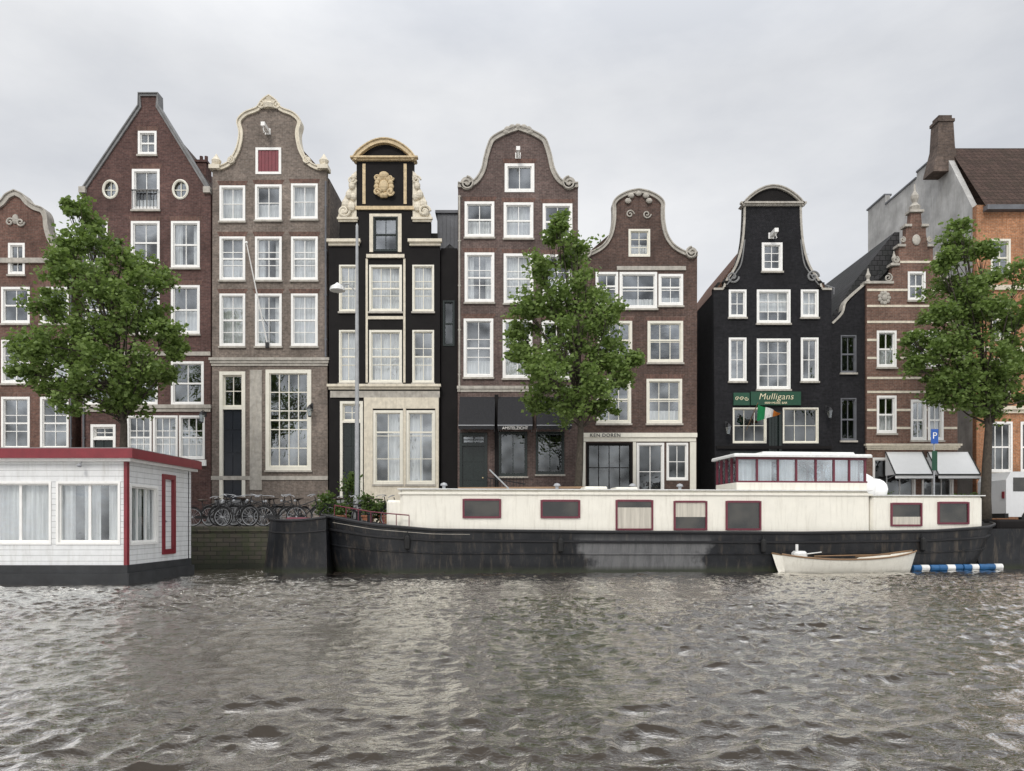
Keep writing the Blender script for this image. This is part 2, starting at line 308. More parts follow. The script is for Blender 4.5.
# ------------------------------------------------------------------ architecture parts
def win_core(T,X0,X1,Z0,Z1,yf,cols=2,rows=3,curt='none',fm='white',fw=.11,glass='glass',sill=True,meet=True,xf=None,name='window',cm='curtain',mw=.034,vr=None,deep=.28,lint=False):
    fw=fw*.84
    g=MB(xf); yg=yf+.095
    g.add([(X0,yg,Z0),(X1,yg,Z0),(X1,yg,Z1),(X0,yg,Z1)],[(0,1,2,3)])
    w=T.part(name,g,[M[glass]],fix=False)
    f=MB(xf); e=.015
    f.box(X0-e,X0+fw,yf-.03,yf+.14,Z0-e,Z1+e); f.box(X1-fw,X1+e,yf-.03,yf+.14,Z0-e,Z1+e)
    f.box(X0+fw,X1-fw,yf-.028,yf+.14,Z1-fw,Z1+e); f.box(X0+fw,X1-fw,yf-.028,yf+.14,Z0-e,Z0+fw)
    a0,a1,b0,b1=X0+fw,X1-fw,Z0+fw,Z1-fw
    sf=.042 # sash stile
    f.box(a0,a0+sf,yf+.04,yf+.13,b0,b1); f.box(a1-sf,a1,yf+.04,yf+.13,b0,b1); f.box(a0+sf,a1-sf,yf+.042,yf+.13,b0,b0+sf*1.4); f.box(a0+sf,a1-sf,yf+.042,yf+.13,b1-sf,b1)
    for i in range(1,cols):
        x=a0+(a1-a0)*i/cols; f.box(x-mw/2,x+mw/2,yf+.06,yf+.12,b0+.01,b1-.01)
    for j in range(1,rows):
        z=b0+(b1-b0)*j/rows; f.box(a0+.01,a1-.01,yf+.063,yf+.118,z-mw/2,z+mw/2)
    if meet:
        z=b0+(b1-b0)*(meet if isinstance(meet,float) else .5); f.box(a0+.01,a1-.01,yf+.045,yf+.125,z-.038,z+.038)
    T.part('frame',f,[M[fm]],parent=w)
    if sill:
        q=MB(xf); q.box(X0-.06,X1+.06,yf-.09,yf+.02,Z0-.10,Z0-.017); T.part('sill',q,[M['stone']],parent=w)
    if lint:
        q=MB(xf); q.prism([(X0-.04,Z1+.018),(X1+.04,Z1+.018),(X1+.14,Z1+.24),(X0-.14,Z1+.24)],yf-.006,yf+.05); T.part('lintel',q,[M['arch_brick']],parent=w)
    if curt!='none':
        c=MB(xf); yc=yf+deep
        def sheet(x0,x1,z0,z1,amp=.03):
            n=max(4,int((x1-x0)/.05)); ph=R.random()*6
            vs=[];fs=[]
            for i in range(n+1):
                x=x0+(x1-x0)*i/n; y=yc+amp*math.sin(i*1.9+ph)+amp*.5*math.sin(i*.8+ph)
                vs+=[(x,y,z0),(x,y,z1)]
            fs=[(2*i,2*i+2,2*i+3,2*i+1) for i in range(n)]; c.add(vs,fs)
        W=X1-X0;H=Z1-Z0
        if curt=='full': sheet(X0,X1,Z0,Z1)
        elif curt=='half': sheet(X0,X1,Z0,Z0+H*.5)
        elif curt=='low': sheet(X0,X1,Z0,Z0+H*.3)
        elif curt=='sides': sheet(X0,X0+W*.3,Z0,Z1); sheet(X1-W*.3,X1,Z0,Z1)
        elif curt=='left': sheet(X0,X0+W*.55,Z0,Z1)
        elif curt=='right': sheet(X0+W*.45,X1,Z0,Z1)
        elif curt=='blind': sheet(X0,X1,Z0+H*R.uniform(.35,.6),Z1,.002)
        elif curt=='three': sheet(X0,X0+W*.22,Z0,Z1); sheet(X0+W*.38,X0+W*.64,Z0,Z1); sheet(X1-W*.22,X1,Z0,Z1)
        T.part('curtain',c,[M[cm]],parent=w,fix=False)
    return w
def win(T,x0,y0,x1,y1,cols=2,rows=3,curt='none',**k):
    X0,X1,Z0,Z1=EX(x0),EX(x1),EZ(y1),EZ(y0)
    T.holes.append([(X0,Z0),(X1,Z0),(X1,Z1),(X0,Z1)])
    k.setdefault('lint',getattr(T,'lint',False))
    return win_core(T,X0,X1,Z0,Z1,T.yf,cols,rows,curt,**k)
def door(T,x0,y0,x1,y1,mat='dgreen',fm='wcream',transom=0,panels=3,fw=.1,glassy=False,steps=True):
    X0,X1,Z0,Z1=EX(x0),EX(x1),EZ(y1),EZ(y0); yf=T.yf
    T.holes.append([(X0,Z0),(X1,Z0),(X1,Z1),(X0,Z1)])
    d=MB(); zt=Z1-transom*S; d.box(X0+fw,X1-fw,yf+.10,yf+.16,Z0,zt-fw*.5)
    h=(zt-Z0)/panels
    for i in range(panels):
        for (a,b) in ((X0+fw+.06,(X0+X1)/2-.03),((X0+X1)/2+.03,X1-fw-.06)):
            d.box(a,b,yf+.075,yf+.10,Z0+h*i+.08,Z0+h*(i+1)-.08)
    o=T.part('door',d,[M[mat]])
    f=MB(); f.box(X0-.02,X0+fw,yf-.04,yf+.2,Z0,Z1+.02); f.box(X1-fw,X1+.02,yf-.04,yf+.2,Z0,Z1+.02); f.box(X0+fw,X1-fw,yf-.035,yf+.2,Z1-fw,Z1+.02)
    if transom: f.box(X0+fw,X1-fw,yf-.03,yf+.2,zt-fw*.5,zt+fw*.5)
    T.part('frame',f,[M[fm]],parent=o)
    hd=MB(); hd.ell(X1-fw-.1,yf+.05,Z0+1.05,.04,.04,.04,8); hd.tube([(X1-fw-.1,yf+.05,Z0+1.05),(X1-fw-.1,yf+.1,Z0+1.05)],.015,6); T.part('handle',hd,[M['gold']],parent=o)
    if transom: win_core(T,X0+fw,X1-fw,zt+fw*.5,Z1-fw,yf+.06,2,2,'none',fm=fm,fw=.03,sill=False,meet=False,name='transom_window')
    if steps:
        st=MB(); n=max(1,int((Z0-GZ)/.19)); 
        for i in range(n): st.box(X0-.15+i*0,X1+.15,yf-.32*(n-i)*.75-.02,yf-.03-0.001*i,GZ+(Z0-GZ)*i/n+.001*i,GZ+(Z0-GZ)*(i+1)/n)
        T.part('stoop',st,[M['greystone']])
def wall(T,outline,mat,th=.32,name='wall',extra=None):
    mb=MB(); mb.prism([(EX(a),EZ(b)) for a,b in outline],T.yf,T.yf+th,0,T.holes); return T.part(name,mb,[M[mat]])
def body(T,x0,x1,ye,ridge,mat,roofm,depth=10,cx=None,base=526,front=.32,room_top=None):
    a,b=EX(x0)+.01,EX(x1)-.01; y0=T.yf+front+.003; y1=T.yf+depth; z1=EZ(ye)
    mb=MB(); mb.box(a,a+.2,y0,y1,GZ,z1); T.part('side_wall',mb,[M[mat]])
    mb=MB(); mb.box(b-.2,b,y0,y1,GZ,z1); T.part('side_wall',mb,[M[mat]])
    mb=MB(); mb.box(a+.2,b-.2,y1-.2,y1,GZ,z1); T.part('rear_wall',mb,[M[mat]])
    r=MB(); c=EX(cx) if cx is not None else (a+b)/2; zr=EZ(ridge); o=.03; t=.14
    r.prism([(a-.01,z1-.02),(c,zr),(b+.01,z1-.02),(b-.25,z1-.02-.0),(c,zr-t*1.8),(a+.25,z1-.02)],y0,y1+.1); 
    T.part('roof',r,[M[roofm]])
    rm=MB(); rm.box(a+.2,b-.2,T.yf+1.1,T.yf+1.15,GZ,EZ(room_top or ye)); T.part('room_backing',rm,[M['room']])  # added backing panel, interior shade painted as its dark colour
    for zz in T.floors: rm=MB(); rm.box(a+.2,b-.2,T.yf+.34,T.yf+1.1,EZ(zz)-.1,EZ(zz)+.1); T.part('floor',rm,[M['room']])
def house(name,label,x0,x1,yf=35.0,floors=(),lint=False):
    T=Thing(name,((EX(x0)+EX(x1))/2,yf,GZ),label,'house',group='canal houses in the row'); T.yf=yf; T.floors=floors; T.lint=lint; return T
def band(T,x0,x1,y0,y1,mat,proj=.08,name='cornice',steps=1,back=.02):
    mb=MB(); X0,X1,Z1,Z0=EX(x0),EX(x1),EZ(y0),EZ(y1)
    for i in range(steps):
        h=(Z1-Z0)/steps; mb.box(X0-proj*(i)*.3,X1+proj*i*.3,T.yf-proj*(i+1)/steps,T.yf+back-.002*i,Z0+h*i,Z0+h*(i+1))
    return T.part(name,mb,[M[mat]])
def sym(c,half,mirror=True):  # half: list (dx,py) from shoulder up to crown -> full outline left->right
    L=[(c-d,y) for d,y in half]; Rr=[(c+d,y) for d,y in half[::-1]]
    if half[-1][0]==0: Rr=Rr[1:]
    return L+Rr
def coping(T,pts,w,mat,proj=.1,name='gable_coping'):
    mb=MB(); P=[(EX(a),EZ(b)) for a,b in pts]
    mb.ribbon(P,w,T.yf-proj,T.yf+.36)
    mb.ribbon(P,-.05,T.yf-proj-.06,T.yf+.40)
    return T.part(name,mb,[M[mat]])
def scrolls(T,cx,dx,py,r,mat,th=.05,name='scroll_ornament'):
    for sg in (-1,1):
        mb=MB(); x=EX(cx+sg*dx); z=EZ(py); n=20
        mb.prism([(x+r*.95*math.cos(2*math.pi*i/n),z+r*.95*math.sin(2*math.pi*i/n)) for i in range(n)],T.yf-.1,T.yf+.3)
        mb.spiral(x,T.yf-.12,z,r,1.7,th,flip=sg,a0=math.pi/2); T.part(name,mb,[M[mat]])
def hoist(T,px,py,mat='white'):
    mb=MB(); x=EX(px);z=EZ(py); mb.box(x-.09,x+.09,T.yf-.75,T.yf+.1,z-.09,z+.09); mb.box(x-.13,x+.13,T.yf-.05,T.yf+.003,z-.14,z+.14)
    mb.tube([(x,T.yf-.65,z-.09),(x,T.yf-.65,z-.25),(x+.05,T.yf-.65,z-.32),(x,T.yf-.65,z-.36)],.018,6); T.part('hoist_beam',mb,[M[mat]])
def chimney(T,px0,px1,py0,py1,dy,mat,pots=2,tap=0):
    mb=MB(); k=(T.yf+dy)/FY; a,b=EX(px0)*k,EX(px1)*k; z0=EYE+(HZ-py1)*S*k-1.5; z1=EYE+(HZ-py0)*S*k
    mb.loft([[(a,T.yf+dy),(b,T.yf+dy),(b,T.yf+dy+.7),(a,T.yf+dy+.7)],[(a+tap,T.yf+dy),(b-tap,T.yf+dy),(b-tap,T.yf+dy+.7),(a+tap,T.yf+dy+.7)]],[z0,z1-.12])
    mb.box(a+tap-.06,b-tap+.06,T.yf+dy-.06,T.yf+dy+.76,z1-.12,z1)
    for i in range(pots):
        x=a+tap+(b-a-2*tap)*(i+.5)/pots; mb.lathe([(.1,z1-.01),(.12,z1+.1),(.09,z1+.12),(.09,z1+.35)],x,T.yf+dy+.35,8)
    T.part('chimney',mb,[M[mat]])
def pipe(T,px,y0,y1,mat='lead'):
    o=MB(); x=EX(px); o.tube([(x,T.yf-.07,EZ(y1)),(x,T.yf-.07,EZ(y0))],.045,8)
    z=EZ(y1)+.8
    while z<EZ(y0): o.box(x-.07,x+.07,T.yf-.09,T.yf-.001,z,z+.05); z+=2.1
    T.part('downpipe',o,[M[mat]])
BASE=526
# ---- house A (far-left brick, bell gable)
T=house('brick_canal_house','weathered red brick canal house with cream-edged bell gable',-42,80,35.05,(280,333,390,455),True)
H=[(57,262),(57,255),(50,252),(42,246),(36,237),(33,226),(32,216),(28,209),(20,206),(13,201),(8,195),(0,191)]
pr=sym(15,[H[0]]+cr(H[1:],4))
win(T,8,243,24,274,2,2,curt='none',fm='white'); 
for a in (-32,1,40):
    win(T,a,287,a+28,323,2,2,curt=R.choice(['half','sides','none'])); win(T,a,340,a+28,383,2,3,curt=R.choice(['half','full','none'])); win(T,a,397,a+28,449,2,3,curt='none')
wall(T,[(-42,BASE)]+pr+[(72,BASE)],'rust_brick'); body(T,-42,80-8,262,210,'rust_brick','tile_red')
coping(T,cr(pr,1),.2,'stone'); scrolls(T,15,52,258,.3,'stone'); band(T,-42,72,258,263,'stone',.1); band(T,-42,72,452,458,'stone',.12)
o=MB(); o.spiral(EX(15)-.25,T.yf-.04,EZ(222),.2,1.4,.045,1); o.ell(EX(15),T.yf-.03,EZ(219),.16,.07,.24,10); o.spiral(EX(15)+.25,T.yf-.04,EZ(222),.2,1.4,.045,-1); T.part('gable_ornament',o,[M['stone']]); pipe(T,71,264,500)
# ---- house B (dark red spout gable)
T=house('brick_canal_house','tall dark red brick house with pointed gable and round windows',82,211,34.95,(215,276,345,410,470),True)
op=[(82,BASE),(82,194),(84,190),(140,107),(140,95),(159,95),(159,107),(208,187),(211,192),(211,BASE)]
win(T,139,132,157,155,2,2,curt='none',fw=.1)
win(T,133,170,160,210,2,2,curt='low',fw=.12)
win(T,86,222,108,266,2,2,curt='none'); win(T,132,222,160,264,2,2,curt='none'); win(T,172,222,200,268,2,2,curt='sides')
for a in (86,132,172): win(T,a,286,a+28 if a>86 else 110,334,2,2,curt=R.choice(['half','none','sides']))
for a in (86,132,172): win(T,a,362,a+32 if a>132 else a+26,405,2,2,curt='none',lint=False)
def oculus(T,px,py,r):
    n=20; x=EX(px);z=EZ(py); T.holes.append([(x+r*.8*math.cos(2*math.pi*i/n),z+r*math.sin(2*math.pi*i/n)) for i in range(n)])
    g=MB(); g.prism([(x+r*.8*math.cos(2*math.pi*i/n),z+r*math.sin(2*math.pi*i/n)) for i in range(n)],T.yf+.1,T.yf+.11); w=T.part('round_window',g,[M['glass']])
    f=MB(); f.tube([(x+r*.82*math.cos(2*math.pi*i/n),T.yf,z+r*1.02*math.sin(2*math.pi*i/n)) for i in range(n)],.06,6,closed=True)
    f.box(x-.02,x+.02,T.yf+.06,T.yf+.095,z-r,z+r); f.box(x-r*.8,x+r*.8,T.yf+.062,T.yf+.093,z-.02,z+.02); T.part('frame',f,[M['wcream']],parent=w)
oculus(T,111,190,.40); oculus(T,181,190,.42)
for a,b in ((128,152),(154,178),(180,205)): win(T,a,416,b,459,3,3,curt='half',fw=.09,sill=False,lint=False)
door(T,92,425,116,500,'dgreen','white',transom=14)
wall(T,op,'red_brick'); body(T,82,211,193,104,'red_brick','tile_brown',cx=149,depth=9)
coping(T,op[1:-1],.12,'greystone',.07); band(T,82,211,405,412,'stone',.12,steps=2); band(T,82,211,352,356,'stone',.05); band(T,126,207,460,466,'white',.1)
rl=MB(); 
for i in range(8): rl.box(EX(134)+i*.165,EX(134)+i*.165+.02,T.yf-.12,T.yf-.10,EZ(210),EZ(192))
rl.box(EX(133),EX(160),T.yf-.13,T.yf-.09,EZ(192),EZ(191)); T.part('window_railing',rl,[M['iron']])
chimney(T,196,206,160,185,3,'red_brick',2); pipe(T,85,200,500)
for sg,px in ((-1,84),(1,208)):
    o=MB(); o.box(EX(px)-.16,EX(px)+.16,T.yf-.14,T.yf+.38,EZ(194),EZ(188)); T.part('kneeler_stone',o,[M['stone']])
# ---- house C (grey brown bell gable)
T=house('brick_canal_house','grey-brown brick house with cream bell gable and crimson attic shutter',211,328,35.0,(178,229,287,355,420),True)
H=[(57,178),(57,165),(50,168),(40,163),(32,150),(29,134),(31,122),(24,114),(12,109),(7,102),(0,97)]
pr=sym(269.5,[H[0],H[1]]+cr(H[2:],4))
win(T,256,148,281,174,1,1,curt='none',fw=.12,meet=False,sill=False,lint=False)
sh=MB(); sh.box(EX(258),EX(279),T.yf+.03,T.yf+.08,EZ(172),EZ(150)); 
for i in range(6): sh.box(EX(258)+.01+i*.165,EX(258)+i*.165+.15,T.yf+.01,T.yf+.031,EZ(171.5),EZ(150.5))
T.part('attic_shutter',sh,[M['shutter']],label='crimson plank shutter')
cs=['full','half','full','half','sides','full','full','sides','full']
for i,(a,b) in enumerate(((220,245),(255.5,281.5),(291.5,317.5))):
    win(T,a,186-i,b,221-i,2,2,curt=cs[i],meet=False,fw=.10); win(T,a,237,b,280,2,3,curt=cs[i+3],fw=.10); win(T,a,294,b,346,2,4,curt=cs[i+6],fw=.10)
door(T,220,372,245,500,'dblue','wcream',transom=36,panels=4,fw=.14)
win(T,266,370,311,470,4,5,curt='none',fm='wcream',fw=.19,mw=.045,lint=False)
wall(T,[(211.5,BASE)]+pr+[(328,BASE)],'grey_brick'); body(T,211.5,328,176,112,'grey_brick','tile_brown')
coping(T,pr[1:-1],.14,'cream',.10); band(T,211.5,328,358,366,'stone',.14,steps=3); band(T,250,262,370,490,'stone',.04,name='pilaster'); band(T,211.5,328,476,480,'stone',.05,name='stringcourse')
for sg in (-1,1):
    o=MB(); x=EX(269.5+sg*54); o.box(x-.25,x+.25,T.yf-.2,T.yf+.4,EZ(170),EZ(166)); o.lathe([(.1,EZ(166.2)),(.2,EZ(162)),(.23,EZ(160)),(.1,EZ(156)),(.02,EZ(153))],x,T.yf+.1,12); T.part('urn_finial',o,[M['cream']])
o=MB(); x=EX(269.5)
o.lathe([(.3,EZ(109)),(.35,EZ(105)),(.2,EZ(102)),(.26,EZ(99)),(.12,EZ(96)),(.02,EZ(94))],x,T.yf+.08,12)
for sg in (-1,1): o.spiral(x+sg*.38,T.yf-.1,EZ(106),.2,1.4,.05,sg,math.pi/2)
T.part('crown_ornament',o,[M['cream']])
hoist(T,268,132); scrolls(T,269.5,38,161,.18,'cream',.045)
def flagpole(x,yf,z0,dx,dy,dz,label):
    Tn=Thing('flagpole',(x,yf,z0),label,'flagpole'); mb=MB(); mb.tube([(x,yf-.03,z0),(x+dx,yf-dy,z0+dz)],[.04,.022],8); mb.ell(x+dx,yf-dy,z0+dz,.06,.06,.06,8); Tn.part('pole',mb,[M['white']])
    b=MB(); b.box(x-.08,x+.08,yf-.1,yf,z0-.15,z0+.1); Tn.part('bracket',b,[M['iron']])
    b=MB(); b.tube([(x,yf-.02,z0+.9),(x+dx*.3,yf-dy*.3,z0+dz*.3)],.012,6); Tn.part('stay',b,[M['iron']])
flagpole(EX(268),34.95,EZ(345),-.5,1.4,4.3,'bare white flagpole leaning out from a brick house front')
def walllamp(px,py,yf):
    x=EX(px);z=EZ(py); Tn=Thing('wall_lantern',(x,yf,z),'black iron lantern on a bracket beside a window','lamp',group='lanterns on the house fronts')
    b=MB(); b.tube([(x,yf-.02,z+.35),(x,yf-.3,z+.4),(x,yf-.42,z+.3)],.02,6); b.box(x-.05,x+.05,yf-.04,yf+.0,z+.15,z+.5); b.lathe([(.16,z+.18),(.08,z+.3),(.02,z+.36)],x,yf-.42,6); Tn.part('bracket',b,[M['iron']])
    b=MB(); b.lathe([(.06,z-.2),(.09,z-.15)],x,yf-.42,6); Tn.part('lamp_base',b,[M['iron']]); g=MB(); g.lathe([(.08,z-.15),(.14,z+.18)],x,yf-.42,6); Tn.part('lamp_shade',g,[M['glass2']])
walllamp(312,414,35.0); walllamp(206,420,34.95); pipe(T,326,182,357); 
# ---- house D (ornate black neck gable)
T=house('black_canal_house','ornate black house with cream baroque neck gable and cream ground floor',329,440,34.9,(262,322,390,495))
op=[(329.5,BASE),(329.5,247),(340,247),(340,222),(357,222),(357,160),(414,160),(414,222),(431,222),(431,247),(440,247),(440,BASE)]
win(T,374,218,398,252,2,1,curt='none',fm='dgreen',fw=.07,meet=.5,sill=False)
f=MB(); 
for a,b,c,d in ((370,373.6,215,253),(398.4,402,215,253),(373.6,398.4,215,217.8)): f.box(EX(a),EX(b),T.yf-.06,T.yf-.002,EZ(d),EZ(c))
T.part('window_surround',f,[M['cream']])
for (y0,y1) in ((266,312),(331,383)):
    win(T,340,y0,357.5,y1,2,3,curt='full',fm='wcream',fw=.07); win(T,370,y0,402,y1,3,3,curt='full',fm='wcream',fw=.10); win(T,413,y0,434,y1,2,3,curt='full' if y0<300 else 'half',fm='wcream',fw=.07)
door(T,341,402,363,500,'dgreen','wcream',transom=20,panels=3); 
win(T,374,411,403,484,2,3,curt='right',fm='wcream',fw=.12,meet=.72); win(T,407,411,435,484,2,3,curt='left',fm='wcream',fw=.12,meet=.72)
wall(T,op,'black'); body(T,329.5,440,247,165,'black','tile_grey',cx=385,depth=9,room_top=225)
sr=MB(); sr.prism([(EX(a),EZ(b)) for a,b in ((364.5,BASE),(364.5,398),(439,398),(439,BASE))],T.yf-.05,T.yf-.004,0,[[(EX(a)+.03*q,EZ(b)) for a,b,q in ((x0,486,-1),(x1,486,1),(x1,409,1),(x0,409,-1))] for x0,x1 in ((374,403),(407,435))]); T.part('shopfront_surround',sr,[M['cream']])
band(T,329.5,440,385,390,'cream',.2,steps=2); band(T,331,440,391.5,398,'stone',.05,name='frieze')
band(T,329.5,360,241,247,'cream',.22,steps=2); band(T,410,441,241,247,'cream',.22,steps=2); band(T,339,358,219,223,'cream',.15,steps=2); band(T,413,432,219,223,'cream',.15,steps=2)
band(T,367,405,255.5,259,'cream',.1,name='window_hood'); band(T,368.5,403.5,317,320,'cream',.05,name='window_hood'); band(T,356,415,207.5,211,'gold',.08); band(T,363,366,165,205,'gold',.03,name='pilaster'); band(T,404,407,165,205,'gold',.03,name='pilaster')
for a,b in ((366.2,368.3),(403.7,405.8)): band(T,a,b,259.5,383,'cream',.035,name='pilaster')
arc=[(385-31+62*i/16,161-19*math.sin(math.pi*i/16)**.75) for i in range(17)]
p=MB(); p.prism([(EX(a),EZ(b)) for a,b in arc],T.yf+.02,T.yf+.45); T.part('pediment',p,[M['black']])
coping(T,arc,.17,'gold',.2); band(T,353,417,159,162.5,'gold',.24,steps=2)
for sg in (-1,1):   # claw pieces
    c=cr([(28,172),(32,176),(34,186),(38,194),(42,204),(44.5,212),(45.5,219),(28,219)],4)
    p=MB(); p.prism([(EX(385+sg*a),EZ(b)) for a,b in c],T.yf-.02,T.yf+.3)
    for (a,b,r) in ((30.5,179,.14),(32.5,187,.16),(35,196,.18),(38.5,205,.2),(41,214,.18),(33,208,.2),(31,198,.16)): p.ell(EX(385+sg*a),T.yf-.05,EZ(b),r,.14,r*1.2,9)
    p.spiral(EX(385+sg*40),T.yf-.12,EZ(213),.28,1.5,.06,sg,0); p.spiral(EX(385+sg*32),T.yf-.12,EZ(182),.2,1.5,.05,sg,0)
    T.part('scroll_ornament',p,[M['cream']])
o=MB(); x=EX(384.5); z=EZ(188)
for i in range(14): a=2*math.pi*i/14; o.ell(x+.34*math.cos(a),T.yf-.06,z+.42*math.sin(a),.14,.12,.14,8)
o.ell(x,T.yf-.1,z,.24,.14,.3,12); o.spiral(x-.3,T.yf-.16,z-.3,.18,1.3,.05); o.spiral(x+.3,T.yf-.16,z-.3,.18,1.3,.05,-1); o.ell(x,T.yf-.1,z+.52,.24,.12,.17,10); o.spiral(x-.32,T.yf-.1,z+.38,.15,1.3,.045); o.spiral(x+.32,T.yf-.1,z+.38,.15,1.3,.045,-1); T.part('cartouche_ornament',o,[M['gold']])
# side annex
T=house('narrow_black_annex','narrow black house slot with grey roof box',440.5,457,35.15,())
win(T,443,300,454,345,1,2,curt='none',fm='dgreen',fw=.06,sill=False,glass='glass2')
wall(T,[(440.5,BASE),(440.5,247),(457,247),(457,BASE)],'black'); body(T,440.5,457,247,240,'black','tile_grey',depth=8)
mb=MB(); mb.box(EX(433),EX(458),37,40,EZ(255),EZ(196)); mb.box(EX(431),EX(460),36.9,40.1,EZ(196),EZ(193)); 
for i in range(6): mb.box(EX(434)+i*.19,EX(434)+i*.19+.03,36.97,37.0,EZ(252),EZ(197))
T.part('roof_box',mb,[M['lead']])
# ---- house E (plum brick neck gable)
T=house('brick_canal_house','plum brick house with pale scrolled neck gable and black awnings',457,578,35.0,(246,310,388,440),True)
H=[(60,194),(60,184),(50,185),(42,180),(36,170),(33,157),(30,147),(26,139),(14,132),(0,127)]
pr=sym(518,[H[0],H[1]]+cr(H[2:],4))
win(T,505,164,534,192,2,1,curt='none',fw=.14,meet=False,sill=False)
for i,(a,b) in enumerate(((465,494),(504,533),(543,572))):
    win(T,a,202+i,b,237+i,2,2,curt=['half','full','none'][i],fw=.12,glass='glass'); win(T,a,253+i,b,302+i,2,3,curt=['sides','full','half'][i],fw=.12); win(T,a-1,319+i,b-1,377+i,2,3,curt=['low','half','none'][i],fw=.12)
door(T,460,433,487,500,'dgreen','dgreen',transom=12)
win(T,499,432,527,476,2,1,curt='none',fm='dgreen',fw=.09,glass='glass2',meet=False,lint=False); win(T,536,432,564,474,2,1,curt='none',fm='dgreen',fw=.09,glass='glass2',meet=False,lint=False)
wall(T,[(457.5,BASE)]+pr+[(578,BASE)],'plum_brick'); body(T,457.5,578,192,137,'plum_brick','tile_brown')
coping(T,pr[1:-1],.17,'stone',.1); scrolls(T,518,51,184,.32,'stone'); band(T,457.5,578,386,392,'stone',.08,steps=2)
def awning(T,x0,x1,y0,y1,out,mat,val=.18,name='awning',valmat=None,stripe=None,yoff=0):
    X0,X1=EX(x0),EX(x1);Z1,Z0=EZ(y0),EZ(y1); mb=MB(); yf=T.yf-.03
    n=12; vs=[];fs=[]
    for i in range(n+1):
        x=X0+(X1-X0)*i/n; s=.03*math.cos(i*math.pi)
        vs+=[(x,yf,Z1),(x,yf-out,Z0+val),(x,yf-out-.01,Z0+s)]
    for i in range(n): a=3*i; fs+=[(a,a+1,a+4,a+3),(a+1,a+2,a+5,a+4)]
    mb.add(vs,fs); mb.add([(X0,yf,Z1),(X0,yf-out,Z0+val),(X0,yf,Z0+val)],[(0,1,2)]); mb.add([(X1,yf,Z1),(X1,yf-out,Z0+val),(X1,yf,Z0+val)],[(0,1,2)])
    o=T.part(name,mb,[M[mat]],fix=False)
    a=MB(); a.tube([(X0,yf-out,Z0+val),(X1,yf-out,Z0+val)],.025,6); a.tube([(X0+.03,yf,Z0),(X0+.03,yf-out,Z0+val)],.018,6); a.tube([(X1-.03,yf,Z0),(X1-.03,yf-out,Z0+val)],.018,6); T.part('awning_arm',a,[M['galv']],parent=o)
    if stripe:
        q=MB(); q.box(X0,X1,yf-out-.034,yf-out-.012,Z0+val-.05,Z0+val+.03); q.box(X0,X1,yf-out-.034,yf-out-.012,Z0-.02,Z0+.02)
        for xx in (X0,X1): q.tube([(xx,yf-.02,Z1),(xx,yf-out,Z0+val+.03)],.03,5)
        T.part('valance_trim',q,[M[stripe]],parent=o)
    return o
for a,b in ((460,495),(498,532),(536,570)): awning(T,a,b,397,432,1.0,'awn_black')
o=textmb('AMSTELZICHT',EX(515),EZ(431.0),T.yf-1.065,.185); T.part('lettering',o,[M['letterw']])
o=MB(); x=EX(496.5); o.box(x-.09,x+.09,T.yf-.12,T.yf-.04,EZ(BASE),EZ(395)); T.part('pilaster',o,[M['black']])
pipe(T,459.5,196,392,'stone')
rl=MB()
for i in range(12): rl.tube([(EX(488)+i*.15,33.6,GZ),(EX(488)+i*.15,33.6,GZ+2.2)],.015,5)
rl.tube([(EX(487),33.6,GZ+2.2),(EX(525),33.6,GZ+1.9)],.025,6); rl.tube([(EX(487),33.6,GZ+2.2),(EX(487),34.8,GZ+2.3)],.025,6); T.part('stoop_railing',rl,[M['iron']])
hoist(T,518,156)
o=MB()
for i in range(7): a=math.pi*(i+.5)/7; o.ell(EX(518)+.62*math.cos(a),T.yf-.06,EZ(134)+.32*math.sin(a),.17,.1,.14,8)
T.part('crown_ornament',o,[M['stone']])
# ---- house F (brown brick small neck gable)
T=house('brick_canal_house','low dark brown brick house with white-capped neck gable over a cafe',578,697,35.06,(312,368,428),True)
H=[(59,262),(59,253),(52,254),(44,251),(35,245),(28.5,235),(25.5,222),(25,210),(25,203),(20,197),(10,192),(0,190)]
pr=sym(638.5,[H[0],H[1]]+cr(H[2:],4))
win(T,629,229,650,256,2,3,curt='half',fm='wcream',fw=.09,meet=False,sill=False,lint=False)
win(T,620,272,657,308,2,2,curt='low',fw=.12,meet=.6,lint=False); win(T,659,274,683,305,2,2,curt='low',fw=.12,meet=.6,lint=False); win(T,596,272,618,305,2,2,fw=.1,meet=.6,lint=False)
win(T,648,321,683,362,3,2,curt='none',fm='wcream',fw=.12,meet=.55); win(T,598,321,632,362,3,2,curt='none',fm='wcream',fw=.12,meet=.55)
win(T,647,379,682,423,3,2,curt='low',fm='wcream',fw=.12,meet=.55); win(T,597,379,631,423,3,2,curt='none',fm='wcream',fw=.12,meet=.55)
win(T,587,443,632,492,4,2,curt='none',fm='black',fw=.08,glass='glass2',meet=False,sill=False,lint=False); win(T,637,443,664,500,2,2,fm='white',fw=.1,glass='glass2',meet=False,sill=False,lint=False); win(T,667,443,688,480,2,2,fm='white',fw=.09,meet=False,sill=False,lint=False,glass='glass2')
wall(T,[(578.5,BASE)]+pr+[(697,BASE)],'brown_brick'); body(T,578.5,697,258,208,'brown_brick','tile_brown')
coping(T,pr[1:-1],.13,'stone',.1); scrolls(T,638.5,53,253,.28,'stone')
band(T,580,696,433,441.5,'wcream',.14,steps=2,name='fascia'); band(T,580,585.5,442,BASE,'wcream',.08,name='pilaster'); band(T,633,636,442,BASE,'wcream',.08,name='pilaster'); band(T,690,696,442,BASE,'wcream',.08,name='pilaster'); band(T,617,686,266,270,'stone',.06,name='lintel')
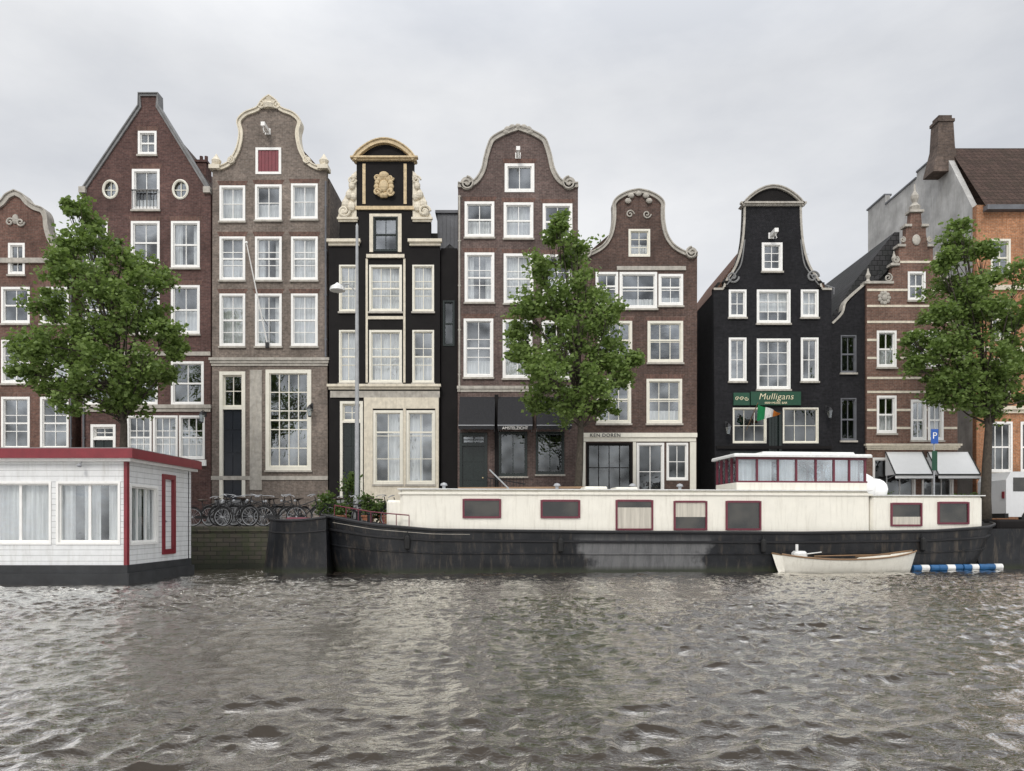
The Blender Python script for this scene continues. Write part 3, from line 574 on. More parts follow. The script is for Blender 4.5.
o=textmb('KEN DOREN',EX(605),EZ(435.6),T.yf-.155,.24,spacing=1.1); T.part('lettering',o,[M['letterd']])
o=MB()
for i in range(5): a=math.pi*i/4; o.ell(EX(638.5)+.5*math.cos(a),T.yf-.08,EZ(201)+.35*math.sin(a),.16,.1,.13,8)
T.part('crown_ornament',o,[M['stone']])
for sg in (-1,1): o=MB(); o.spiral(EX(638.5)+sg*.4,T.yf-.04,EZ(214),.2,1.4,.035,-sg); T.part('gable_ornament',o,[M['stone']])
# ---- house G (black pub)
T=house('black_canal_house','black painted pub with narrow neck gable and white window frames',715,832,35.0,(282,330,392,448))
H=[(59,292),(59,288),(50,288),(47,280),(39,268),(34,255),(31,240),(29.5,222),(29,206)]
pr=sym(772.5,[H[0],H[1]]+cr(H[2:],4))
win(T,762,243,782,271,2,3,curt='none',fw=.11,meet=False)
for y0,y1,c0,c1 in ((290,317,290,323),(338,381,339,389)):
    win(T,729,y0,746,y1,2,2,curt='none',fw=.09,meet=False); win(T,801,y0,818,y1,2,2,curt='none' if y0>300 else 'full',fw=.09,meet=False); win(T,757,c0,790,c1,3,3 if y0<300 else 4,curt='none' if y0>300 else 'blind',fw=.10,meet=False)
win(T,783,408,818,443,3,2,curt='none',fw=.05,fm='wcream',sill=False,meet=False,glass='glass2',mw=.026); win(T,733,408,766,443,3,2,fw=.05,fm='wcream',sill=False,meet=False,glass='glass2',mw=.026)
door(T,769,412,781,500,'dgreen','dgreen',panels=2)
win(T,787,452,818,492,3,2,fm='dgreen',fw=.07,sill=False,glass='glass2',meet=False); win(T,730,452,762,492,3,2,fm='dgreen',fw=.07,sill=False,glass='glass2',meet=False)
wall(T,[(715.5,BASE)]+pr+[(832,BASE)],'black_brick'); body(T,715.5,832,290,210,'black_brick','tile_red',depth=12)
for seg in (pr[1:len(pr)//2],pr[len(pr)//2:-1]):
    mb=MB(); mb.ribbon([(EX(a),EZ(b)) for a,b in seg],.10,T.yf-.05,T.yf+.33); T.part('gable_coping',mb,[M['stone']])
arc=[(772.5-31+62*i/16,206-19*math.sin(math.pi*i/16)**.8) for i in range(17)]
p=MB(); p.prism([(EX(a),EZ(b)) for a,b in arc],T.yf-.03,T.yf+.4); T.part('pediment',p,[M['black']])
coping(T,arc,.09,'stone',.14); band(T,741,804,203,206.5,'stone',.2,steps=2)
for sg in (-1,1): p=MB(); p.spiral(EX(772.5+sg*40),T.yf-.03,EZ(277),.3,1.4,.05,sg); p.tube([(EX(772.5+sg*q),T.yf-.03,EZ(w)) for q,w in cr([(46,285),(36,272),(31,262),(28,240)],4)],.035,6); T.part('scroll_ornament',p,[M['greystone']])
hoist(T,771,236)
for a,b in ((722,730),(815,823)):
    p=MB(); p.lathe([(.2,EZ(288)),(.12,EZ(286)),(.2,EZ(282)),(.08,EZ(279)),(.02,EZ(277))],EX((a+b)/2),T.yf+.1,10); T.part('urn_finial',p,[M['black']])
sg=MB(); sg.box(EX(750),EX(800),T.yf-.12,T.yf-.004,EZ(405.5),EZ(392)); s0=T.part('pub_sign',sg,[M['sign_green']],label='dark green pub sign with gold lettering')
o=textmb('Mulligans',EX(775),EZ(397.2),T.yf-.13,.42,shear=.22,ext=.01,spacing=1.06,offset=-.004); o2=textmb('IRISH MUSIC BAR',EX(775),EZ(403.4),T.yf-.13,.14)
o.add(o2.v,o2.f); T.part('lettering',o,[M['letters']],parent=s0)
sg=MB(); sg.box(EX(733),EX(749),T.yf-.10,T.yf-.004,EZ(405.5),EZ(393)); s1=T.part('menu_board',sg,[M['sign_green']])
o=MB(); q=EX(741); zz=EZ(399)
for k_ in (-1,0,1): o.spiral(q+k_*.22,T.yf-.105,zz,.1,1.3,.014,1 if k_<1 else -1)
T.part('knot_ornament',o,[M['letters']],parent=s1)
band(T,716,831,446,449,'black',.1)
# flag
x=EX(746);z=EZ(430); FT=Thing('flag',(x,34.9,z),'green white and orange flag on a pole over the pub door','flag')
p=MB(); p.tube([(x,34.95,z),(x+.1,33.6,z+1.05)],.02,6); FT.part('flagpole',p,[M['wood']])
fl=MB(); nn=12
for i in range(nn):
    t0=i/nn; t1=(i+1)/nn
    def P(t,u): return (x+.1+t*1.05,33.6+u*.15+.12*math.sin(t*9),z+1.0-u*.75-t*.4*(1-u)+t*.3*u)
    fl.add([P(t0,0),P(t1,0),P(t1,1),P(t0,1)],[(0,1,2,3)],0 if i<4 else (1 if i<8 else 2))
FT.part('flag_cloth',fl,[M['flag_g'],M['curtain'],M['flag_o']],fix=False)
walllamp(826,416,35.0); walllamp(726,432,35.0)
# ---- alley / black narrow house + roof with railings
T=house('narrow_black_house','narrow black brick house with steep grey tiled roof',832.5,866,35.12,(330,))
win(T,842,335,857,372,2,2,curt='none',fw=.04,fm='lead',glass='glass2'); win(T,842,398,857,440,2,2,fw=.04,fm='lead',glass='glass2')
wall(T,[(832.5,BASE),(832.5,322),(866,282),(866,BASE)],'black_brick')
mb=MB(); y0,y1=35.5,45.5; mb.prism([(EX(832.5),EZ(320)),(EX(845),EZ(300)),(EX(858),EZ(280)),(EX(900),EZ(228)),(EX(905),EZ(228)),(EX(905),EZ(320))],y0,y1); T.part('roof',mb,[M['tile_grey']])
mb=MB(); mb.box(EX(832.5)+.01,EX(866)-.01,35.9,45,GZ,EZ(321)); T.part('room_backing',mb,[M['black_brick']])
mb=MB(); mb.ribbon([(EX(a),EZ(b)) for a,b in cr([(832.5,322),(842,312),(846,300),(862,285),(866,282)],4)],.10,T.yf-.06,T.yf+.4); T.part('gable_coping',mb,[M['stone']])
o=MB()
for i in range(8): o.tube([(EX(822)+i*.28,38.2,EZ(290)),(EX(822)+i*.28,38.2,EZ(252)-.1*i)],.02,5)
o.tube([(EX(822),38.2,EZ(252)),(EX(822)+2.0,38.2,EZ(252)-.7)],.025,5); o.tube([(EX(822),38.2,EZ(264)),(EX(822)+2.0,38.2,EZ(264)-.7)],.02,5); T.part('roof_railing',o,[M['galv']])
o=MB(); o.tube([(EX(830),38.4,EZ(290)),(EX(830),38.4,EZ(226))],.025,5)
for q in range(5): o.tube([(EX(830)-.35+q*.05,38.4,EZ(228)-q*.22),(EX(830)+.35-q*.05,38.4,EZ(228)-q*.22)],.012,5)
T.part('aerial',o,[M['galv']])
# ---- corner house with ornate gable
T=house('stepped_gable_house','brown brick corner house with pale stone bands and ornate gable',866,958,35.0,(320,385,445))
G=[(866.5,284),(892,284),(892,268),(897,266),(899,256),(899,248),(904,246),(906,234),(906,228),(910,226),(911,213)]
full=G+[(1832-a,b) for a,b in G[::-1]]; full=[p for p in full if p[0]<957]+[(957.5,284)]
win(T,908,272,925,300,2,2,curt='none',fw=.09); 
for y0,y1 in ((331,367),(396,433)):
    win(T,877,y0,896,y1,2,2,curt='half',fw=.1); win(T,911,y0 if y0<390 else 400,926,y1 if y0<390 else 440,2,2,curt='none',fw=.1); win(T,928,y0 if y0<390 else 400,943,y1 if y0<390 else 440,2,2,fw=.1)
win(T,873,458,915,500,3,1,fm='white',fw=.09,glass='glass2',meet=False,sill=False); win(T,922,458,953,500,3,1,fm='white',fw=.09,glass='glass2',meet=False,sill=False)
wall(T,[(866.5,BASE)]+full+[(957.5,BASE)],'corner_brick'); body(T,866.5,957.5,288,238,'corner_brick','tile_grey',cx=914,depth=8)
for (a,b,y) in ((864,893,284),(890,899,266),(897,905,247),(904,911,227),(909,923,212.5)):
    for m_ in (0,1):
        if m_ and a>908: continue
        cp=MB(); aa,bb=(a,b) if not m_ else (1832-b,1832-a); bb=min(bb,959)
        cp.box(EX(aa),EX(bb),T.yf-.1,T.yf+.38,EZ(y),EZ(y-2.4)); T.part('coping_stone',cp,[M['stone']])
for (a,y,r) in ((888,278,.2),(896,260,.15),(902.5,240,.13)):
    for s_ in (-1,1):
        cp=MB(); xx=EX(916+s_*(916-a)); cp.spiral(xx,T.yf-.03,EZ(y)+.0,r,1.6,.04,s_,math.pi/2); T.part('scroll_ornament',cp,[M['stone']])
for a,y in ((869,281),(895,263.6),(937,263.6)):
    o=MB(); x=EX(a); o.lathe([(.11,EZ(y)),(.06,EZ(y)+.12),(.12,EZ(y)+.28),(.07,EZ(y)+.4),(.02,EZ(y)+.62)],x,T.yf+.1,10); T.part('urn_finial',o,[M['stone']])
o=MB(); x=EX(916); o.lathe([(.2,EZ(210.1)),(.26,EZ(206)),(.1,EZ(202)),(.17,EZ(198)),(.18,EZ(195)),(.05,EZ(190)),(.03,EZ(183))],x,T.yf+.12,12); T.part('urn_finial',o,[M['stone']])
o=MB(); o.ell(EX(916),T.yf-.03,EZ(240),.2,.07,.26,12); T.part('relief_ornament',o,[M['stone']])
for y in (262,290,306,322,340,358,378,392,410,428): 
    w=[(877,896),(911,926),(928,943)] if 331<y<367 or 396<y<440 else ([(908,925)] if 271<y<301 else [])
    a0=867 if y>284 else (893 if y>266 else (900 if y>247 else 907)); a1=957 if y>284 else 1832-a0; c=a0; segs=[]
    for (p,q) in w: segs.append((c,p-.5)); c=q+.5
    segs.append((c,a1))
    for p,q in segs: mb=MB(); mb.box(EX(p),EX(q),T.yf-.02,T.yf-.002,EZ(y+1.1),EZ(y-1.1)); T.part('stone_band',mb,[M['cream']])
band(T,866.5,957.5,444,450,'cream',.2,steps=3)
o=MB()
for i in range(9): a=2*math.pi*i/9; o.ell(EX(884)+.22*math.cos(a),T.yf-.03,EZ(298)+.24*math.sin(a),.1,.06,.1,8)
o.ell(EX(884),T.yf-.05,EZ(298),.14,.08,.16); T.part('relief_ornament',o,[M['stone']])
awning(T,885,922,452,480,.9,'awn_white',.2,stripe='letterd'); awning(T,927,968,452,480,.9,'awn_white',.2,stripe='letterd')
# ---- tall background building right
T=house('stucco_gable_building','tall orange brick building with grey stucco flank and brick chimney',968,1110,36.4,(300,370,440))
xa=22.85; xb=EX(1110); zt_=21.4; ze=17.3; yb_=47.5
for a in (1010,1045,1080):
    win(T,a,228,a+20,266,2,2,fm='wcream',fw=.1,curt='none'); win(T,a,290,a+20,332,2,3,fw=.1,fm='wcream'); win(T,a,352,a+20,395,2,3,fw=.1,fm='wcream'); win(T,a-4,418,a+22,470,3,2,fw=.1,glass='glass2')
xp=xa/S+512; wall(T,[(xp,BASE),(xp,HZ-(ze-EYE)/S),(1110,HZ-(ze-EYE)/S),(1110,BASE)],'orange_brick')
pl=[(36.73,GZ),(yb_,GZ),(yb_,zt_+.3),(45.3,zt_+.3),(45.28,zt_-.3),(41.8,zt_-.3),(41.78,zt_),(39.2,zt_),(36.73,ze)]
mb=MB(lambda x,y,z:(xa+y,x,z)); mb.prism(pl,0,.3); T.part('flank_wall',mb,[M['stucco']])
mb=MB(); mb.box(xa-.06,xa+.4,45.3,yb_+.1,zt_+.301,zt_+.4); T.part('wall_coping',mb,[M['lead']])
mb=MB(); mb.box(xa-.06,xa+.36,39.2,41.76,zt_+.001,zt_+.09); T.part('wall_coping',mb,[M['lead']])
mb=MB(); mb.box(xa-.05,xa+.36,41.82,45.26,zt_-.299,zt_-.2); T.part('wall_coping',mb,[M['lead']])
mb=MB(); mb.add([(xa+.31,36.2,ze-.1),(xb,36.2,ze-.1),(xb,39.2,zt_+.1),(xa+.31,39.2,zt_+.1),(xa+.31,45,zt_-1),(xb,45,zt_-1)],[(0,1,2,3),(3,2,5,4)])
T.part('roof',mb,[M['tile_brown']])
mb=MB(); mb.box(xa+.32,xb,36.05,36.39,ze-.35,ze-.12); T.part('gutter',mb,[M['lead']])
mb=MB(); mb.box(xa+.3,xb,37.5,37.55,GZ,ze); T.part('room_backing',mb,[M['room']])  # dark panel in place of the shaded rooms behind the glass
def CH(p,y): return (p-512)/FL*y
cy0=38.8; c0,c1=CH(938,cy0),CH(955,cy0)
zc=lambda p:EYE+(HZ-p)*cy0/FL
mb=MB(); mb.loft([[(c0-.3,cy0-.1),(c1+.1,cy0-.1),(c1+.1,cy0+.9),(c0-.3,cy0+.9)],[(c0-.1,cy0-.05),(c1+.05,cy0-.05),(c1+.05,cy0+.85),(c0-.1,cy0+.85)],[(c0,cy0),(c1,cy0),(c1,cy0+.8),(c0,cy0+.8)],[(c0+.05,cy0+.05),(c1-.05,cy0+.05),(c1-.05,cy0+.75),(c0+.05,cy0+.75)]],[zc(172),zc(155),zc(146),zc(121)]); T.part('chimney',mb,[M['chimney_brick']],label='weathered tapered brick chimney')
mb=MB(); mb.box(c0+.0,c1+.0,cy0,cy0+.8,zc(121),zc(118)); mb.box(c0+.1,c1-.1,cy0+.1,cy0+.7,zc(118),zc(114)); T.part('chimney_cap',mb,[M['chimney_brick']])
band(T,xp+1,1110,276,281,'cream',.1); band(T,xp+1,1110,340,345,'cream',.1); band(T,xp+1,1110,402,409,'cream',.2,steps=2)
# ------------------------------------------------------------------ ground, quay
qs=.087; q0=27.9
def QY(x): return q0+qs*x
mb=MB(); mb.add([(-300,QY(-300)+.3,GZ-.012),(300,QY(300)+.3-0,GZ-.012),(300,700,GZ-.012),(-300,700,GZ-.012)],[(0,1,2,3)])
single('ground',mb,[paint('bare_ground',(.12,.11,.1),.95)],(0,40,0),None,None,kind='structure')
mb=MB(); mb.add([(-40,QY(-40)+.4,GZ-.004),(45,QY(45)+.4,GZ-.004),(45,33.2,GZ-.004),(-40,33.2,GZ-.004)],[(0,1,2,3)]); single('street',mb,[paint('clinker_street',(.13,.1,.085),.9,.4,.4,6)],(0,30,0),None,None,kind='structure')
mb=MB(); mb.box(-40,45,33.2,34.85,GZ-.1,GZ+.10); single('pavement',mb,[paint('pavement_slabs',(.25,.24,.23),.9,.3,.4,3)],(0,34,0),None,None,kind='structure')
ang=math.atan(qs)
QT=Thing('quay_wall',(0,q0,0),'mossy brick canal quay wall with stone coping','wall',rot=ang)
mb=MB(); mb.box(-42,42,0,.7,-1.2,GZ-.16); QT.part('wall',mb,[M['quay']],world=False)
mb=MB(); mb.box(-42,42,-.05,.55,GZ-.16,GZ+.02); QT.part('coping',mb,[M['quay']],world=False)
# ------------------------------------------------------------------ water
def waterobj():
    xs=np.concatenate([np.linspace(-90,-19,60),np.arange(-18.9,18.9,.036),np.linspace(19,90,60)])
    ys=np.concatenate([np.linspace(-60,3.4,50),3.5+np.cumsum(np.linspace(.014,.058,780))]); ys=ys[ys<31]; ys=np.append(ys,[32,34])
    X,Y=np.meshgrid(xs,ys); Z=np.zeros_like(X); DX=np.zeros_like(X); DY=np.zeros_like(X)
    r=np.random.default_rng(3)
    def setw(nw,l0,l1,slope,spread,seed):
        nonlocal Z,DX,DY
        for i in range(nw):
            lam=np.exp(r.uniform(np.log(l0),np.log(l1))); k=2*np.pi/lam; th=np.pi/2+.25+r.normal(0,spread); amp=slope*lam/(2*np.pi)*r.uniform(.5,1.4)
            ph=r.uniform(0,6.28); d=(np.cos(th),np.sin(th)); a=k*(X*d[0]+Y*d[1])+ph+.8*np.sin(X*.23*(1+i%3)+Y*.19+i)
            Z+=amp*np.cos(a); DX-=d[0]*amp*np.sin(a)*1.25; DY-=d[1]*amp*np.sin(a)*1.25
    setw(56,.16,.6,.041,.8,1); setw(22,.6,1.6,.026,.6,2)
    g=.85+.35*np.sin(X*.31+Y*.17+1)*np.sin(Y*.43-X*.11)+.25*np.sin(X*.9+Y*.6)*np.sin(Y*1.1-X*.5); Z*=g
    fade=np.clip((31-Y)/3,0,1)*np.clip((Y+5)/6,0.0,1)*np.clip((22-np.abs(X))/3,0,1); Z*=fade; X2=X+DX*fade*g; Y2=Y+DY*fade*g
    ny,nx=X.shape; co=np.stack([X2,Y2,Z],-1).reshape(-1,3).astype(np.float32)
    idx=np.arange(ny*nx).reshape(ny,nx); q=np.stack([idx[:-1,:-1],idx[:-1,1:],idx[1:,1:],idx[1:,:-1]],-1).reshape(-1,4).astype(np.int32)
    me=bpy.data.meshes.new('water'); me.vertices.add(len(co)); me.vertices.foreach_set('co',co.ravel()); me.loops.add(q.size); me.loops.foreach_set('vertex_index',q.ravel())
    me.polygons.add(len(q)); me.polygons.foreach_set('loop_start',np.arange(0,q.size,4,dtype=np.int32)); me.polygons.foreach_set('loop_total',np.full(len(q),4,dtype=np.int32)); me.polygons.foreach_set('use_smooth',np.ones(len(q),dtype=bool))
    me.update(calc_edges=True)
    m,nt,N,L,P=newmat('canal_water'); out=N['Material Output']; v=coords(nt,scale=(1,1.4,1)); n0=noise(nt,v,.25,3)
    P.inputs['Roughness'].default_value=.9; P.inputs['Specular IOR Level'].default_value=0
    L.new(mixc(nt,n0,(.026,.020,.014),(.046,.036,.026)),P.inputs['Base Color'])
    n1=noise(nt,v,13,3,.55); b=N.new('ShaderNodeBump'); b.inputs['Strength'].default_value=.7; b.inputs['Distance'].default_value=.02; L.new(n1,b.inputs['Height'])
    gl=N.new('ShaderNodeBsdfGlossy'); gl.inputs['Roughness'].default_value=.03; gl.inputs['Color'].default_value=(1,.985,.96,1); L.new(b.outputs['Normal'],gl.inputs['Normal'])
    fr=N.new('ShaderNodeFresnel'); fr.inputs['IOR'].default_value=1.33; L.new(b.outputs['Normal'],fr.inputs['Normal'])
    mx=N.new('ShaderNodeMixShader'); L.new(rng_map(nt,fr.outputs[0],.045,.22,.02,1),mx.inputs[0]); L.new(P.outputs[0],mx.inputs[1]); L.new(gl.outputs[0],mx.inputs[2]); L.new(mx.outputs[0],out.inputs['Surface'])
    me.materials.append(m); o=bpy.data.objects.new('water',me); link(o); o['kind']='structure'
waterobj()
# ------------------------------------------------------------------ trees
def leaves(centres,n_per,size,sig,seed,flat=.8):
    r=np.random.default_rng(seed); P=[]
    for (x,y,z,rad) in centres:
        ns=max(6,int(17*rad)); 
        u=r.normal(size=(ns,3)); u/=np.linalg.norm(u,axis=1)[:,None]; u*= (rad*r.uniform(.3,1.18,ns))[:,None]; u[:,2]*=.9
        sub=np.array([x,y,z])+u
        for c in sub:
            k=int(n_per*r.uniform(.25,1.4)); p=c+r.normal(size=(k,3))*np.array([sig,sig,sig*.65])*(.25+.75*rad)*r.uniform(.5,1.4); P.append(p)
    P=np.concatenate(P); n=len(P)
    a=r.normal(size=(n,3)); a/=np.linalg.norm(a,axis=1)[:,None]; a[:,2]*=.6; b=r.normal(size=(n,3)); b-=a*(np.sum(a*b,1)/np.sum(a*a,1))[:,None]; b/=np.linalg.norm(b,axis=1)[:,None]
    s=(size*r.uniform(.6,1.35,n))[:,None]; L=a*s; W=b*s*.38
    co=np.stack([P-L*.5,P+W-L*.05,P+L*.6,P-W-L*.05],1).reshape(-1,3); return co,n
def leafmesh(name,co,n,loc,mat):
    me=bpy.data.meshes.new(name); co=(co-np.array(loc)).astype(np.float32); me.vertices.add(len(co)); me.vertices.foreach_set('co',co.ravel()); me.loops.add(4*n); me.loops.foreach_set('vertex_index',np.arange(4*n,dtype=np.int32))
    me.polygons.add(n); me.polygons.foreach_set('loop_start',np.arange(0,4*n,4,dtype=np.int32)); me.polygons.foreach_set('loop_total',np.full(n,4,dtype=np.int32)); me.update(calc_edges=True); me.materials.append(mat)
    o=bpy.data.objects.new(name,me); link(o); return o
def tree(px,D,cl,label,seed,trunk_r=.17,fork=415):
    r=random.Random(seed); s=D/FL; bx=(px-512)*s; loc=(bx,D,GZ); T=Thing('elm_tree',loc,label,'tree',group='young elms along the quay')
    cs=[]
    for (a,b,q) in cl:
        for dz in (-1,1): cs.append(((a-512)*s+r.uniform(-.22,.22),D+dz*r.uniform(.2,1.4)*min(1.1,q/30),EYE+(HZ-b)*s+r.uniform(-.22,.22),q*s*r.uniform(.70,.92)))
    mb=MB(); top=(np.mean([c[0] for c in cs]),D,max(c[2] for c in cs)-.8); zf=EYE+(HZ-fork)*s
    mid=(bx+.15,D,zf); tr=[(bx,D,GZ-.05),(bx+.03,D,GZ+1.2),(bx+.1,D+.05,(GZ+zf)/2+.4),mid,((mid[0]+top[0])/2+.15,D+.1,(zf+top[2])/2),top]
    mb.tube(tr,[trunk_r*1.35,trunk_r,trunk_r*.9,trunk_r*.7,trunk_r*.35,.02],10)
    for c in cs:
        t=r.uniform(.0,.75); st=Vector(mid).lerp(Vector(tr[4]),t) if c[2]>zf+1 else Vector(mid)
        e=Vector(c[:3]); m1=st.lerp(e,.5)+Vector((0,0,-.15 if e.z>st.z else .3)); mb.tube([st,m1,e],[trunk_r*.28,trunk_r*.16,.012],6)
        for j in range(4):
            e2=e+Vector((r.uniform(-1,1),r.uniform(-1,1),r.uniform(-.4,1)))*c[3]*.9; mb.tube([m1.lerp(e,.6),e2],[.016,.006],5)
    T.part('trunk',mb,[M['bark']],smooth=True)
    co,n=leaves(cs,76,.165,.25,seed); o=leafmesh('crown',co,n,loc,M['leaf']); o.parent=T.root
tree(120,27.9,[(84,218,13),(96,238,20),(74,252,16),(126,256,20),(80,280,26),(150,280,20),(112,290,32),(56,308,22),(98,328,34),(144,316,28),(170,336,16),(44,342,20),(70,356,30),(118,364,34),(154,368,22),(36,372,13),(92,390,26),(130,394,22),(58,386,17),(28,352,9),(180,352,8),(110,410,11),(66,268,10),(76,212,6)],'young elm with dense green crown on the quay behind a houseboat',11,fork=425)
tree(577,29.4,[(556,236,11),(574,252,16),(545,270,17),(590,285,20),(556,300,28),(532,318,20),(600,316,22),(572,338,32),(526,350,17),(612,350,20),(545,373,28),(590,380,28),(620,376,12),(566,401,20),(598,405,14),(536,394,14),(560,222,6),(630,358,8),(513,330,8)],'young elm with upright green crown in front of brick houses',12,fork=428)
tree(985,30.2,[(956,232,12),(975,253,18),(947,262,15),(998,280,22),(962,290,23),(938,305,16),(982,316,32),(1015,318,22),(948,340,22),(925,350,14),(970,360,32),(1005,370,28),(937,380,17),(960,394,22),(990,405,20),(1030,350,24),(1030,395,16),(912,368,9),(908,340,7)],'young elm with broad green crown at the quay corner',13,trunk_r=.2,fork=428)
# ------------------------------------------------------------------ left houseboat
HT=Thing('houseboat',(-14.5,22.4,0),'white clapboard houseboat with red roof edge and curtained windows','houseboat')
hx0,hx1,hy0,hy1=-20.0,-10.55,20.25,24.2; wz0,wz1=.52,3.35
mb=MB(); mb.box(hx0-.1,hx1+.12,hy0-.12,hy1+.1,-.6,.30); mb.box(hx0-.04,hx1+.05,hy0-.05,hy1+.04,.30,.52); HT.part('float',mb,[M['hbbase']])
def hpx(p,y=20.25): return (p-512)/FL*y
def hz(p,y=20.25): return EYE+(HZ-p)/FL*y
HT.holes=[]
for i,(a,b) in enumerate([(-80,-22),(-13,51),(57,120)]):
    X0,X1,Z0,Z1=hpx(a),hpx(b),hz(544),hz(482); HT.holes.append([(X0,Z0),(X1,Z0),(X1,Z1),(X0,Z1)])
    win_core(HT,X0,X1,Z0,Z1,hy0,2,1,['sides','full','three'][i],fm='white',fw=.055,meet=False,sill=False,deep=.2,mw=.07)
mb=MB(); mb.prism([(hx0,wz0),(hx1,wz0),(hx1,wz1),(hx0,wz1)],hy0,hy0+.1,0,HT.holes); HT.part('front_wall',mb,[M['hbwhite']])
xf=lambda x,y,z:(hx1+.005-y,x,z)
sh=[]
sh.append([(20.42,hz(545)),(22.0,hz(545)),(22.0,hz(484)),(20.42,hz(484))]); win_core(HT,20.42,22.0,hz(545),hz(484),0,3,1,'three',fm='white',fw=.06,meet=False,sill=False,xf=xf,deep=.2)
dd=[(22.4,wz0+.35),(23.0,wz0+.35),(23.0,wz1-.3),(22.4,wz1-.3)]
mb=MB(xf); mb.prism([(hy0+.1,wz0),(hy1,wz0),(hy1,wz1),(hy0+.1,wz1)],0,.1,0,sh+[dd]); HT.part('side_wall',mb,[M['hbwhite']])
mb=MB(xf); mb.box(22.4,23.0,.04,.08,wz0+.35,wz1-.3); d=HT.part('door',mb,[M['hbwhite']],label='white side door in a red frame')
mb=MB(xf)
for a,b in ((22.28,22.42),(22.98,23.12)): mb.box(a,b,-.05,.12,wz0+.2,wz1-.2)
mb.box(22.42,22.98,-.05,.12,wz1-.35,wz1-.2); mb.box(22.42,22.98,-.05,.12,wz0+.2,wz0+.35); HT.part('frame',mb,[M['hbred']],parent=d)
mb=MB(xf); mb.ell(22.55,.0,wz0+1.2,.03,.05,.03,8); HT.part('handle',mb,[M['galv']],parent=d)
mb=MB(); mb.box(hx1-.06,hx1+.03,hy0-.03,hy0+.1,wz0,wz1); HT.part('corner_board',mb,[M['hbred']])
mb=MB(); mb.box(hx1-.05,hx1+.045,hy1-.1,hy1+.02,wz0,wz1); HT.part('corner_board',mb,[M['hbwhite']])
mb=MB(); mb.box(hx0,hx1+.03,hy1-.1,hy1,wz0,wz1); HT.part('back_wall',mb,[M['hbwhite']])
mb=MB(); mb.box(hx0,hx0+.1,hy0+.1,hy1-.1,wz0,wz1); HT.part('side_wall',mb,[M['hbwhite']])
mb=MB(); mb.box(hx0+.1,hx1-.6,hy0+1.2,hy0+1.25,wz0,wz1); HT.part('room_backing',mb,[M['room']])  # dark panel painted as the shaded cabin interior
mb=MB(); mb.box(hx0-.2,hx1+.30,hy0-.28,hy1+.25,wz1+.08,wz1+.34); HT.part('roof_fascia',mb,[M['hbred']])
mb=MB(); mb.box(hx0-.15,hx1+.24,hy0-.22,hy1+.2,wz1+.341,wz1+.37); HT.part('roof',mb,[M['roofgrey']])
mb=MB(); mb.box(hx0-.1,hx1+.2,hy0-.18,hy1+.18,wz1,wz1+.08); HT.part('soffit',mb,[M['white']])
mb=MB(); mb.tube([(hpx(84),hy0-.1,wz1-.02),(hpx(84),hy0-.25,wz1-.1)],.02,6); mb.ell(hpx(84),hy0-.22,wz1-.12,.07,.07,.05,8); HT.part('outside_lamp',mb,[M['galv']])
# ------------------------------------------------------------------ big barge
bnear=24.75; hb=1.4; bloc=(4.0,bnear+hb+qs*4,0)
BT=Thing('barge',bloc,'long black-hulled barge with cream deckhouse and maroon windows','boat',rot=ang)
ca=math.cos(ang)
def bX(p,off=0):
    k=(p-512)/FL; y=bnear+off; return (k*y/(1-qs*k)-4)/ca
def bZ(px,py,off=0):
    k=(px-512)/FL; X=k*(bnear+off)/(1-qs*k); return EYE+(HZ-py)*(bnear+off+qs*X)/FL
xs,xe=bX(312),bX(1012)
shx=[(312,515),(335,519),(370,525),(430,530),(600,532),(800,533),(930,531),(990,527),(1012,523)]
def sheer(x):
    P=[(bX(a),bZ(a,b)) for a,b in shx]
    for (a,za),(b,zb) in zip(P,P[1:]):
        if x<=b: t=max(0,(x-a)/(b-a)); return za+(zb-za)*t
    return P[-1][1]
NU=70; TS=[0,.25,.42,.6,.75,.88,1.0]
us=[ (1-math.cos(math.pi*i/NU))/2 for i in range(NU+1)]
def hp(u,t,side,outw=0):
    x=xs+(xe-xs)*u; x+= .6*(1-t)**1.4*(1-u)**3 - .9*(1-t)*u**4
    Ln=xe-xs; d0=u*Ln; d1=(1-u)*Ln
    f=1
    if d0<2.6: f=min(f,math.sqrt(max(0,1-(1-d0/2.6)**2)))
    if d1<1.9: f=min(f,.0+1.0*math.sqrt(max(0,1-(1-d1/1.9)**2)))
    B=hb*(.93+.07*t**.5)*(f**(1.0+.5*(1-t))); zt=sheer(xs+Ln*u); z=-.5+(zt+.5)*t
    return (x,side*(B+outw)*(-1),z)
mb=MB(); vs=[];n=len(TS)
for i,u in enumerate(us):
    for t in TS: vs.append(hp(u,t,1))
    for t in TS[::-1]: vs.append(hp(u,t,-1))
m2=2*n; fs=[]
for i in range(NU):
    for j in range(m2): k=(j+1)%m2; fs.append((i*m2+j,(i+1)*m2+j,(i+1)*m2+k,i*m2+k))
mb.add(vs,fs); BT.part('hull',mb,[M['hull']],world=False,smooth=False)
for t,rr,mt in ((1.0,.055,'iron'),(.82,.045,'iron'),(.60,.03,'hull')):
    for sd in (1,-1):
        mb=MB(); mb.tube([hp(u,t,sd,.015) for u in us[1:-1]],rr,6); BT.part('rubbing_strake',mb,[M[mt]],world=False)
mb=MB(); mb.tube([hp(u,.93,1,.004) for u in us[6:22]],.010,4); BT.part('sheer_line',mb,[M['stone']],world=False)
